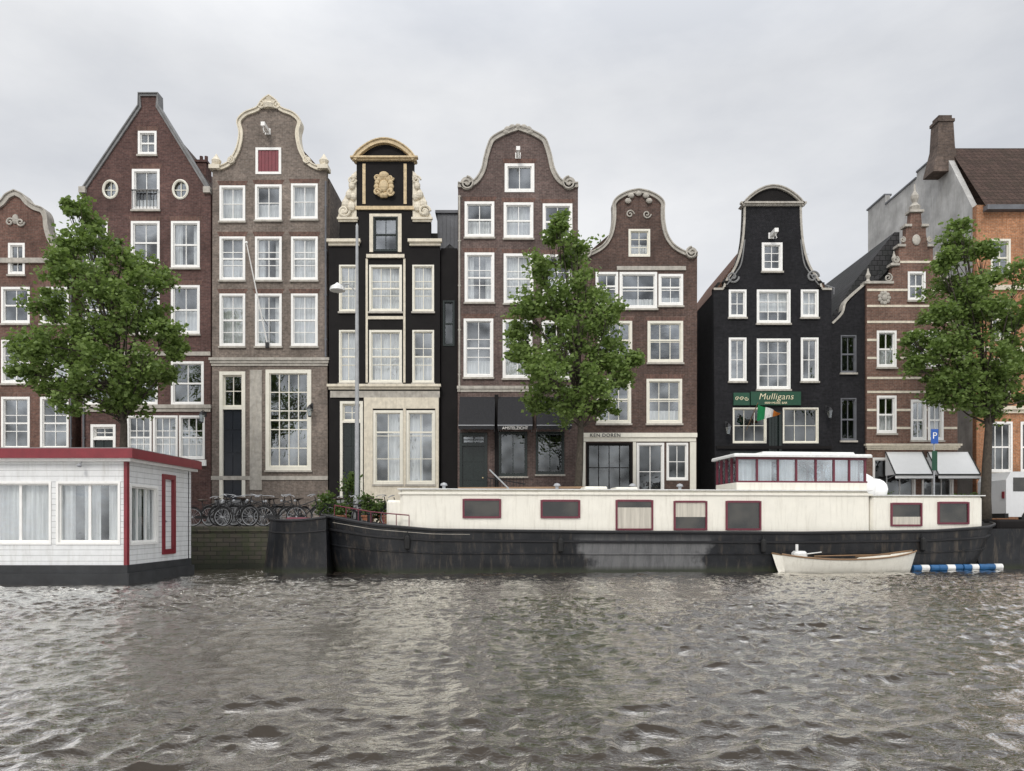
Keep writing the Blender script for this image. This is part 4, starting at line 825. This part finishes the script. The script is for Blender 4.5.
# deckhouse
def bwin(px0,py0,px1,py1,off,y,cols=1,curt='none',xoff=0,gy=0):
    X0,X1=bX(px0,off),bX(px1,off); c=(px0+px1)/2; Z0,Z1=bZ(c,py1,off),bZ(c,py0,off)
    g=MB(); g.box(X0,X1,y-.012,y-.004,Z0,Z1); w=BT.part('window',g,[M['bglass']],world=False)
    f=MB(); fw=.055; f.box(X0-.01,X0+fw,y-.05,y+.0,Z0,Z1); f.box(X1-fw,X1+.01,y-.05,y+.0,Z0,Z1); f.box(X0+fw,X1-fw,y-.048,y,Z1-fw,Z1+.01); f.box(X0+fw,X1-fw,y-.048,y,Z0-.01,Z0+fw)
    BT.part('frame',f,[M['maroon']],parent=w,world=False)
    if curt!='none':
        q=MB(); W=X1-X0-2*fw
        if curt=='blind': q.box(X0+fw,X1-fw,y-.018,y-.0125,Z0+(Z1-Z0)*.45,Z1-fw)
        if curt=='left': q.box(X0+fw,X0+fw+W*.4,y-.018,y-.0125,Z0+fw,Z1-fw)
        if curt=='low': q.box(X0+fw,X1-fw,y-.018,y-.0125,Z0+fw,Z0+(Z1-Z0)*.4)
        if curt=='most': q.box(X0+fw,X1-fw,y-.018,y-.0125,Z0+fw,Z0+(Z1-Z0)*.75)
        BT.part('window_blind',q,[M['blind']],parent=w,world=False)
    return w
def bglass():
    m,nt,N,L,P=newmat('boat_window_glass'); v=coords(nt); n=noise(nt,v,.9,2); L.new(mixc(nt,rng_map(nt,n,.4,.6,0,1),(.012,.014,.014),(.05,.047,.04)),P.inputs['Base Color']); P.inputs['Roughness'].default_value=.05; P.inputs['Specular IOR Level'].default_value=.9; bump(nt,n,P,.1,.05); return m
M['bglass']=bglass()
off=.32; y=-hb+off; X0,X1=bX(388,off),bX(868,off); zt=bZ(560,490,off); zb=1.1
mb=MB(); mb.cbox(X0+.3,X1,y,hb-.35,zb,zt,.09); BT.part('deckhouse',mb,[M['bcream']],world=False)
mb=MB(); mb.box(X0+.25,X1+.05,y-.05,y+.02,zt-.16,zt-.10); BT.part('drip_rail',mb,[M['bcream']],world=False)
mb=MB(); mb.box(X0+.22,X1+.05,y-.06,hb-.3,zt+.0005,zt+.035); BT.part('roof_trim',mb,[M['whitep']],world=False)
mb=MB(); mb.cbox(X0-.15,X0+.9,y+.1,hb-.4,zb,zt-.35,.08); BT.part('forward_hatch',mb,[M['bcream']],world=False)
off2=.36; y2=-hb+off2; X2,X3=bX(869,off2),bX(981,off2); zt2=bZ(925,496,off2)
mb=MB(); mb.cbox(X2,X3,y2,hb-.4,zb,zt2,.09); BT.part('aft_cabin',mb,[M['bcream']],world=False)
mb=MB(); mb.box(X2-.05,X3+.05,y2-.05,hb-.36,zt2+.0005,zt2+.035); BT.part('roof_trim',mb,[M['whitep']],world=False)
for (a,b,c,d),cu in zip(((460,499,498,518),(538,500,577,518),(613,500,650,530),(671,501,704,530),(723,501,758,530)),('none','none','most','blind','none')): bwin(a,b,c,d,off,y,curt=cu)
for a,b,c,d in ((888,503,919,526),(935,502,966,524)): bwin(a,b,c,d,off2,y2,curt='low' if a<900 else 'none')
# wheelhouse
wa,wb=bX(734,off+.15),bX(864,off+.15); yw=-hb+off+.12; zw0=zt+.036; zw1=bZ(790,457,off); ydep=2.0
xm=bX(768,off+.15)
mb=MB(); mb.box(wa,wb,yw,yw+ydep,zw0,zw0+.26); BT.part('wheelhouse',mb,[M['bcream']],world=False)
mb=MB(); zz0=zw0+.26
posts=[0,.15,.31,.45,.60,.74,.86,.983]
for p in posts: x=wa+(wb-wa)*p; mb.box(x,x+.065,yw,yw+.085,zz0,zw1); mb.box(x,x+.065,yw+ydep-.085,yw+ydep,zz0,zw1)
for y_ in (.5,1.0,1.5): mb.box(wa,wa+.08,yw+y_,yw+y_+.08,zz0,zw1); mb.box(wb-.05,wb+.03,yw+y_,yw+y_+.08,zz0,zw1)
mb.box(wa+.001,wb+.03,yw+.003,yw+.08,zz0,zz0+.06); mb.box(wa+.001,wb+.03,yw+.003,yw+.08,zw1-.08,zw1-.001); mb.box(wa+.001,wb+.03,yw+ydep-.08,yw+ydep-.003,zw1-.09,zw1-.001); mb.box(wa+.001,wb+.03,yw+ydep-.08,yw+ydep-.003,zz0,zz0+.07)
wo=BT.part('wheelhouse_window',mb,[M['maroon']],world=False)
g=MB(); g.box(wa+.05,wb-.02,yw+.035,yw+.04,zz0+.02,zw1-.02); g.box(wa+.05,wb-.02,yw+ydep-.045,yw+ydep-.04,zz0+.02,zw1-.02); g.box(wa+.04,wa+.045,yw+.05,yw+ydep-.05,zz0+.02,zw1-.02); g.box(wb-.01,wb-.005,yw+.05,yw+ydep-.05,zz0+.02,zw1-.02); BT.part('pane',g,[M['glass']],parent=wo,world=False)
mb=MB(); mb.cbox(wa-.14,wb+.16,yw-.14,yw+ydep+.14,zw1,zw1+.12,.05); mb.cbox(xm-.2,wb-.3,yw+.2,yw+ydep-.2,zw1+.11,zw1+.22,.05); BT.part('wheelhouse_roof',mb,[M['whitep']],world=False)
mb=MB()
for (a_,b_) in ((.02,.28),(.34,.45),(.74,.95)):
    n=14; vs=[];fs=[]
    for i in range(n+1):
        x=wa+(wb-wa)*(a_+(b_-a_)*i/n); yy=yw+.16+.02*math.sin(i*2); vs+=[(x,yy,zz0),(x,yy,zw1-.1)]
    mb.add(vs,[(2*i,2*i+2,2*i+3,2*i+1) for i in range(n)])
BT.part('curtain',mb,[M['curtain']],parent=wo,world=False,fix=False)
mb=MB(); n=16; cxw=(wa+wb)/2; mb.tube([(cxw,yw+1.0+.35*math.cos(2*math.pi*i/n),zw0+.75+.35*math.sin(2*math.pi*i/n)) for i in range(n)],.025,6,closed=True); mb.box(cxw+.05,cxw+.3,yw+.8,yw+1.2,zw0,zw0+.8); BT.part('helm',mb,[M['wood']],world=False)
# deck details
mb=MB()
for i in range(7):
    x=xs+.5+i*.42; h=hp((x-xs)/(xe-xs),1,1); mb.tube([(x,h[1]+.1,h[2]),(x,h[1]+.1,h[2]+.42)],.016,6)
pts=[(xs+.5+i*.42,hp((.5+i*.42)/(xe-xs),1,1)[1]+.1,hp((.5+i*.42)/(xe-xs),1,1)[2]+.42) for i in range(7)]; mb.tube(pts,.02,6); BT.part('bow_rail',mb,[M['maroon']],world=False)
for x in (xs+1.2,xs+1.6,xe-1.0): mb=MB(); mb.lathe([(.09,1.2),(.09,sheer(x)+.3),(.13,sheer(x)+.32),(.13,sheer(x)+.38)],x,0,10); BT.part('bollard',mb,[M['iron']],world=False)
mb=MB(); mb.tube([(bX(508),-.2,zt+.08),(bX(488),-.1,zt+.75),],.025,6); BT.part('spar',mb,[M['steelpole']],world=False)
mb=MB(); mb.tube([(bX(455),.3,zt+.10),(bX(600),.4,zt+.16)],.04,8); BT.part('stowed_mast',mb,[M['wood']],world=False)
for p in (440,560,640,690): mb=MB(); x=bX(p); mb.lathe([(.06,zt),(.06,zt+.18),(.13,zt+.2),(.1,zt+.27),(.02,zt+.3)],x,.1,10); BT.part('roof_vent',mb,[M['galv']],world=False)
for p,h in ((598,.12),(630,.1)): mb=MB(); mb.cbox(bX(p)-.4,bX(p)+.4,-.5,.5,zt+.036,zt+.036+h,.04); BT.part('skylight',mb,[M['bcream']],world=False)
x=bX(888); 
for a_,b_,r_ in ((-.25,.1,.55),(.35,.2,.42)):
    mb=MB(); mb.ell(x+a_,b_,zt2+.33*r_/.5,r_,.55,.42*r_/.5+.06,14); BT.part('tarpaulin_cover',mb,[M['awn_white']],world=False,smooth=True)
mb=MB(); h=hp(.06,1,1); mb.tube([h,(h[0]-.8,h[1]+1.6,h[2]-.2),(h[0]-2.0,h[1]+2.9,GZ+.05)],.02,6); BT.part('mooring_rope',mb,[M['rope']],world=False)
for u_ in (.12,.33,.62,.86):
    mb=MB(); h=hp(u_,.8,1); mb.lathe([(.02,h[2]-.35),(.09,h[2]-.28),(.10,h[2]),(.09,h[2]+.1),(.02,h[2]+.16)],h[0],h[1]-.1,8); mb.tube([(h[0],h[1]-.1,h[2]+.14),(h[0],h[1]+.1,hp(u_,1,1)[2]+.05)],.012,5); BT.part('fender',mb,[M['rubber']],world=False)
# small dark work boat at bow: rounded raked stern end, sheer rising towards the barge
WT=Thing('work_boat',(-7.6,25.4,0),'dark steel work boat moored against the barge bow','boat')
mb=MB(); NX=12; TZ=[0,.3,.55,.8,1]; vs=[]
for i in range(NX+1):
    u=i/NX
    for side in (0,1):
        for t in (TZ if side==0 else TZ[::-1]):
            f=math.sqrt(max(0,1-(1-min(1,(u+.03)/.45))**2)); x=-8.55+2.35*u+(.32*t**.8)*(1-u); hw=.82*f*(.8+.2*t)+.02; z=-.3+(1.70+.16*u**2+.10*(1-u)**3+.3)*t
            vs.append((x,25.5+(-hw if side==0 else hw),z))
m2=len(TZ)*2; fs=[]
for i in range(NX):
    for j in range(m2): k=(j+1)%m2; fs.append((i*m2+j,(i+1)*m2+j,(i+1)*m2+k,i*m2+k))
fs.append(tuple(range(m2))); fs.append(tuple(NX*m2+j for j in range(m2)))
mb.add(vs,fs); WT.part('hull',mb,[M['hull2']])
mb=MB(); mb.tube([(vs[i*m2+len(TZ)-1][0],vs[i*m2+len(TZ)-1][1]-.01,vs[i*m2+len(TZ)-1][2]) for i in range(NX+1)],.045,6); WT.part('gunwale',mb,[M['iron']])
mb=MB(); mb.tube([(vs[i*m2+3][0],vs[i*m2+3][1]-.01,vs[i*m2+3][2]) for i in range(NX+1)],.03,6); WT.part('rubbing_strake',mb,[M['iron']])
mb=MB(); mb.cbox(-7.7,-7.0,25.2,25.9,1.70,1.86,.04); WT.part('deck_hatch',mb,[M['maroon']])
# dark neighbour boat far right
WT=Thing('barge',(17.6,27.6,0),'dark hull of another barge moored behind the first','boat')
mb=MB(); rings=[];zs=[]
for t,z in ((0,-.3),(.5,.7),(1,1.45)):
    a=.5*(1-t); rings.append([(15.9+a,27.8),(16.6+a,26.9),(22,27.3),(22,29.0),(16.6+a,29.0)]); zs.append(z)
mb.loft(rings,zs); WT.part('hull',mb,[M['hull2']]); mb=MB(); mb.cbox(18.2,22,27.7,28.8,1.45,1.8,.08); WT.part('deckhouse',mb,[M['black']])
# ------------------------------------------------------------------ rowing boat
def rowboat():
    x0,x1=8.95,13.75; yc=25.15; T=Thing('rowing_boat',((x0+x1)/2,yc,0),'cream wooden dinghy with engine moored alongside the barge','boat',rot=math.radians(3))
    n=28; mb=MB(); vs=[];fs=[]
    def pt(u,t,sd,ins=0):
        x=x0+(x1-x0)*u
        f=(1-(abs(u-.45)/.56)**2.6); f=max(0,f)**.6; zt=.46+.26*(abs(u-.45)/.55)**2.2; x+=(1-t)*.35*(u-.45)*-1.2
        return (x,yc+sd*(.68*f*(.55+.45*t**.6)-ins),-.1+(zt+.1)*t-ins*0)
    TT=[0,.3,.6,.85,1]; 
    for i in range(n+1):
        u=i/n
        for t in TT: vs.append(pt(u,t,-1))
        for t in TT[::-1]: vs.append(pt(u,t,1,0))
    m=len(TT)*2
    for i in range(n):
        for j in range(m):
            if j==len(TT)-1: continue
            k=(j+1)%m; fs.append((i*m+j,(i+1)*m+j,(i+1)*m+k,i*m+k))
    mb.add(vs,fs); T.part('hull',mb,[M['bcream']],smooth=True,fix=False)
    for sd in (-1,1): mb=MB(); mb.tube([pt(i/n,1,sd) for i in range(n+1)],.03,6); T.part('gunwale',mb,[M['wood']])
    for u in (.25,.5,.72): mb=MB(); a=pt(u,.8,-1,.05);b=pt(u,.8,1,.05); mb.box(a[0]-.12,a[0]+.12,a[1],b[1],a[2]-.02,a[2]+.02); T.part('seat',mb,[M['wood']])
    mb=MB(); mb.cbox(x0+.55,x0+1.0,yc-.2,yc+.2,.35,.72,.08); mb.tube([(x0+.9,yc,.6),(x0+1.5,yc-.1,.68)],.02,6); mb.tube([(x0+.65,yc-.1,.7),(x0+.65,yc-.1,.95)],.05,8); T.part('engine_box',mb,[M['whitep']])
    mb=MB(); mb.tube([(x0+1.2,yc-.2,.55),(x1-.9,yc-.1,.6)],.02,6); T.part('oar',mb,[M['wood']])
rowboat()
FT=Thing('float_line',(15.3,25.6,0),'line of blue and white plastic floats lying on the water','floats')
for i in range(11):
    mb=MB(); x=14.0+i*.335; yy=25.6+.08*i+R.uniform(-.05,.05); r0=.115
    prof=[(-.155,.05),(-.14,r0),(.13,r0),(.155,.05)]
    vs=[];fs=[]
    for (dx,rr) in prof:
        for q in range(12): a=2*math.pi*q/12; vs.append((x+dx,yy+rr*math.cos(a),.10+rr*math.sin(a)))
    for k in range(3):
        for q in range(12): q2=(q+1)%12; fs.append((k*12+q,k*12+q2,(k+1)*12+q2,(k+1)*12+q))
    fs+=[tuple(range(12)),tuple(36+q for q in range(12))]; mb.add(vs,fs); FT.part('float',mb,[M['bluep' if i%3!=1 else 'whitep']])
# ------------------------------------------------------------------ bicycles
def bicycle():
    T=Thing('bicycle',(0,0,0),'black city bicycle parked on the quay','bicycle',group='bicycles parked on the quay')
    for wx in (-.55,.55):
        ty=MB(); n=24; ty.tube([(wx+.33*math.cos(2*math.pi*i/n),0,.35+.33*math.sin(2*math.pi*i/n)) for i in range(n)],.022,6,closed=True); w=None
        h=MB(); h.tube([(wx,-.05,.35),(wx,.05,.35)],.03,8); w=T.part('wheel',h,[M['galv']])
        T.part('tyre',ty,[M['rubber']],parent=w); r=MB(); r.tube([(wx+.305*math.cos(2*math.pi*i/n),0,.35+.305*math.sin(2*math.pi*i/n)) for i in range(n)],.011,5,closed=True)
        for i in range(14): a=2*math.pi*i/14; r.tube([(wx,0,.35),(wx+.3*math.cos(a),0,.35+.3*math.sin(a))],.0035,3)
        T.part('rim',r,[M['galv']],parent=w)
        g=MB(); g.tube([(wx+.37*math.cos(a),0,.35+.37*math.sin(a)) for a in [math.radians(q) for q in range(10 if wx<0 else 40,190 if wx<0 else 150,12)]],.02,5); T.part('mudguard',g,[M['iron']])
    f=MB(); bb=(-.08,0,.30); st=(-.2,0,.85); hd=(.38,0,.92); hl=(.41,0,.78)
    for a,b,r in ((bb,(-.22,0,.95),.018),(bb,hl,.02),((-.17,0,.72),hd,.018),(hd,hl,.02),(hl,(.55,0,.35),.015),(bb,(-.55,0,.35),.012),((-.17,0,.72),(-.55,0,.35),.011),(hd,(.35,0,1.05),.016)): f.tube([a,b],r,7)
    f.tube([bb,(-.02,.08,.16)],.012,6); f.tube([bb,(-.14,-.08,.44)],.012,6); f.box(-.08,.04,.07,.16,.14,.17); f.box(-.2,-.08,-.16,-.07,.43,.46); f.box(-.80,-.35,-.07,.07,.76,.78); f.tube([(-.7,.05,.76),(-.55,.05,.35)],.008,5); f.tube([(-.7,-.05,.76),(-.55,-.05,.35)],.008,5); f.box(-.45,-.02,-.055,-.04,.29,.40)
    T.part('bicycle_frame',f,[M['iron']]); s=MB(); s.ell(-.25,0,.98,.14,.09,.045,10); s.ell(-.13,0,.98,.1,.035,.03,8); T.part('saddle',s,[M['leather']])
    h=MB(); h.tube([(.15,.28,1.05),(.25,.29,1.1),(.36,.15,1.12),(.36,-.15,1.12),(.25,-.29,1.1),(.15,-.28,1.05)],.013,6); h.ell(.5,0,.9,.05,.05,.05,8); T.part('handlebar',h,[M['galv']])
    return T.root
bk=bicycle(); labs=['black city bicycle parked on the quay','upright city bicycle leaning among others on the quay','dark bicycle with chrome handlebars beside the canal edge']
bpos=[(208,.6,.1),(222,1.3,-.3),(236,.5,2.9),(250,1.1,.25),(262,.7,3.3),(232,1.9,.9),(246,2.1,-.8),(268,1.7,2.2),(280,.6,.2),(292,1.2,2.7),(305,.7,.1),(346,.8,.3),(360,1.4,2.8),(374,.7,-.2),(340,1.9,1.1),(385,1.6,.2)]
for i,(p,dy,rz) in enumerate(bpos):
    k=(p-512)/FL; X=k*(q0+dy)/(1-qs*k); loc=(X,QY(X)+dy,GZ+.01)
    if i==0: bk.location=loc; bk.rotation_euler=(0,0,rz)
    else: n_=dup(bk,loc,rz,labs[i%3],R.uniform(-.04,.04)); n_.scale=(1.08,1.08,1.08)
# ------------------------------------------------------------------ street lamp & signs
def lamp(px,dy,top,label,armz=None,arm=-1):
    k=(px-512)/FL; X=k*(q0+dy)/(1-qs*k); Y=QY(X)+dy; T=Thing('street_lamp',(X,Y,GZ),label,'street lamp')
    zt=EYE+(HZ-top)*Y/FL; mb=MB(); mb.lathe([(.14,GZ),(.14,GZ+1.1),(.09,GZ+1.2),(.075,zt*.6),(.05,zt),(.01,zt+.1)],X,Y,12); T.part('pole',mb,[M['steelpole']])
    za=EYE+(HZ-(armz or top))*Y/FL; mb=MB(); mb.tube([(X,Y,za-.2),(X+arm*.3,Y,za+.15),(X+arm*.75,Y,za+.12)],.03,8); T.part('arm',mb,[M['steelpole']])
    mb=MB(); mb.lathe([(.22,za-.12),(.3,za-.1),(.26,za+.04),(.1,za+.14),(.04,za+.2)],X+arm*.75,Y,14); T.part('lamp_shade',mb,[M['whitep']])
lamp(357,1.0,226,'tall grey street lamp with side arm on the quay',288,-1)
def sign(px,dy,top):
    k=(px-512)/FL; X=k*(q0+dy)/(1-qs*k); Y=QY(X)+dy; T=Thing('parking_sign',(X,Y,GZ),'blue parking sign on a grey post by the canal','sign'); s=Y/FL
    zt=EYE+(HZ-top)*s; mb=MB(); mb.tube([(X,Y,GZ),(X,Y,zt)],.035,8); T.part('post',mb,[M['galv']])
    mb=MB(); mb.box(X-.15,X+.15,Y-.05,Y-.035,zt-.65,zt-.05); p=T.part('sign_plate',mb,[M['signblue']]); o=textmb('P',X,zt-.33,Y-.056,.38,ext=.003); T.part('lettering',o,[M['white']],parent=p)
    mb=MB(); mb.box(X-.11,X+.11,Y-.05,Y-.035,zt-1.75,zt-.95); T.part('sign_plate',mb,[M['sign_green']])
sign(934,1.1,428)
# ------------------------------------------------------------------ plants
def plant(px,dy,h,w,label,n=60,z0=None):
    k=(px-512)/FL; X=k*(q0+dy)/(1-qs*k); Y=QY(X)+dy; zb=z0 or GZ; loc=(X,Y,zb); T=Thing('potted_plant',loc,label,'plant',group='potted plants along the quay')
    mb=MB(); mb.lathe([(.16,zb),(.24,zb+.38),(.27,zb+.38),(.27,zb+.44),(.22,zb+.44)],X,Y,14); T.part('pot',mb,[M['terracotta']])
    mb=MB()
    for i in range(7): a=i*.9; mb.tube([(X,Y,zb+.4),(X+.3*w*math.cos(a),Y+.3*w*math.sin(a),zb+.4+h*.6)],.012,5)
    T.part('stem',mb,[M['bark']]); cs=[(X+R.uniform(-.35,.35)*w,Y+R.uniform(-.3,.3)*w,zb+.4+h*R.uniform(.15,.95),.22*w+.06) for _ in range(9)]
    co,nn=leaves(cs,n//3,.11,.3,int(px)); o=leafmesh('foliage',co,nn,loc,M['leaf2']); o.parent=T.root
plant(326,.9,.85,.6,'bushy green plant in a terracotta pot'); plant(350,1.5,2.3,.55,'tall leafy climbing plant in a pot'); plant(340,.7,.4,.4,'low green plant in a terracotta pot'); plant(368,.8,.9,.4,'slender green plant in a terracotta pot'); plant(876,.8,1.1,.7,'tall leafy plant in a terracotta pot'); plant(965,.9,.8,.7,'bushy green plant in a terracotta pot'); plant(385,.9,.5,.5,'low green plant in a terracotta pot')
# ------------------------------------------------------------------ bollards (street posts)
def posts_():
    base=None
    for i,x in enumerate([-13,-10.6,-8.3,-5.8,-3.4,-1,1.4,3.8,6.2,8.6,11,13.4,15.8,18.2]):
        if base is None:
            T=Thing('street_bollard',(x,33.0,GZ),'dark iron street bollard at the pavement edge','bollard',group='bollards along the pavement')
            mb=MB(); mb.lathe([(.11,GZ),(.1,GZ+.8),(.12,GZ+.82),(.12,GZ+.87)],x,33.0,10); T.part('post',mb,[M['iron']]); mb=MB(); mb.lathe([(.1,GZ+.871),(.08,GZ+.95),(.02,GZ+.99)],x,33.0,10); T.part('cap',mb,[M['iron']]); base=T.root
        else: dup(base,(x,33.0,GZ),0)
posts_()
# ------------------------------------------------------------------ delivery van at right
def van(x0,yf,label):
    T=Thing('delivery_van',(x0+2.4,yf+1,GZ),label,'van'); z=GZ+.3; side=[(0,.1),(0,1.7),(.2,2.05),(3.6,2.1),(4.3,1.45),(5.1,1.2),(5.3,.9),(5.3,.1)]
    mb=MB(); mb.prism([(x0+a,z+b) for a,b in side],yf,yf+1.95); T.part('body',mb,[M['vanwhite']])
    mb=MB(); mb.prism([(x0+3.0,z+1.2),(x0+3.0,z+1.85),(x0+3.6,z+1.85),(x0+4.1,z+1.2)],yf-.012,yf-.002); T.part('window',mb,[M['bglass']])
    mb=MB(); mb.box(x0+.3,x0+1.4,yf-.012,yf-.002,z+1.2,z+1.8); T.part('window',mb,[M['bglass']])
    for wx in (1.0,4.3):
        mb=MB(); vs=[];n=20
        for yy,r in ((yf-.03,.2),(yf-.03,.34),(yf+.2,.34)):
            for q in range(n): a=2*math.pi*q/n; vs.append((x0+wx+r*math.cos(a),yy,GZ+.34+r*math.sin(a)))
        fs=[(k*n+q,k*n+(q+1)%n,(k+1)*n+(q+1)%n,(k+1)*n+q) for k in range(2) for q in range(n)]; mb.add(vs,fs); mb.add(vs[:n],[tuple(range(n))],1); w=T.part('wheel',mb,[M['rubber'],M['galv']])
    mb=MB(); mb.box(x0-.03,x0,yf+.1,yf+.25,z+.9,z+1.2); T.part('tail_light',mb,[M['hbred']])
    mb=MB(); mb.box(x0-.06,x0+.1,yf-.01,yf+1.96,z+.05,z+.25); T.part('bumper',mb,[M['rubber']])
van(21.3,31.9,'white delivery van parked on the street by the trees')
# ------------------------------------------------------------------ sky, sun, camera
W=bpy.data.worlds.new('World'); scene.world=W; W.use_nodes=True; nt=W.node_tree; N=nt.nodes; L=nt.links; bg=N['Background']
sk=N.new('ShaderNodeTexSky'); sk.sky_type='NISHITA'; sk.sun_disc=False; sk.sun_elevation=math.radians(42); sk.sun_rotation=math.radians(195)
skm=N.new('ShaderNodeVectorMath'); skm.operation='SCALE'; skm.inputs['Scale'].default_value=.10; L.new(sk.outputs[0],skm.inputs[0])
tc=N.new('ShaderNodeTexCoord'); mp=N.new('ShaderNodeMapping'); mp.inputs['Scale'].default_value=(1,1,2.4); mp.inputs['Location'].default_value=(.3,.1,.2); L.new(tc.outputs['Generated'],mp.inputs[0])
n1=noise(nt,mp.outputs[0],1.9,8,.55); n2=noise(nt,mp.outputs[0],.8,2,.5)
cf=N.new('ShaderNodeMath'); cf.operation='ADD'; L.new(rng_map(nt,n1,.3,.7,-.6,.6),cf.inputs[0]); L.new(rng_map(nt,n2,.3,.7,0.1,1.1),cf.inputs[1])
cl=mixc(nt,cf.outputs[0],(.65,.67,.71),(.93,.935,.945))
se=N.new('ShaderNodeSeparateXYZ'); L.new(tc.outputs['Generated'],se.inputs[0])
zen=rng_map(nt,se.outputs[2],.50,.95,1.0,2.3); vm=N.new('ShaderNodeVectorMath'); vm.operation='SCALE'; L.new(cl,vm.inputs[0]); L.new(zen,vm.inputs['Scale'])
L.new(mixc(nt,.93,skm.outputs[0],vm.outputs[0]),bg.inputs['Color']); bg.inputs['Strength'].default_value=1.0
sd=bpy.data.lights.new('sun','SUN'); sd.energy=1.5; sd.angle=math.radians(14); sd.color=(1,.96,.9); so=bpy.data.objects.new('sun',sd); so.rotation_euler=(math.radians(48),0,math.radians(-15)); link(so)
cd=bpy.data.cameras.new('camera'); cd.sensor_width=36; cd.lens=FL/1024*36; cd.shift_y=(HZ-385.5)/1024; cd.clip_end=2000; co=bpy.data.objects.new('camera',cd); co.location=(0,0,EYE); co.rotation_euler=(math.radians(90),0,0); link(co); scene.camera=co
scene.view_settings.view_transform='Standard'; scene.view_settings.look='None'; scene.view_settings.exposure=0
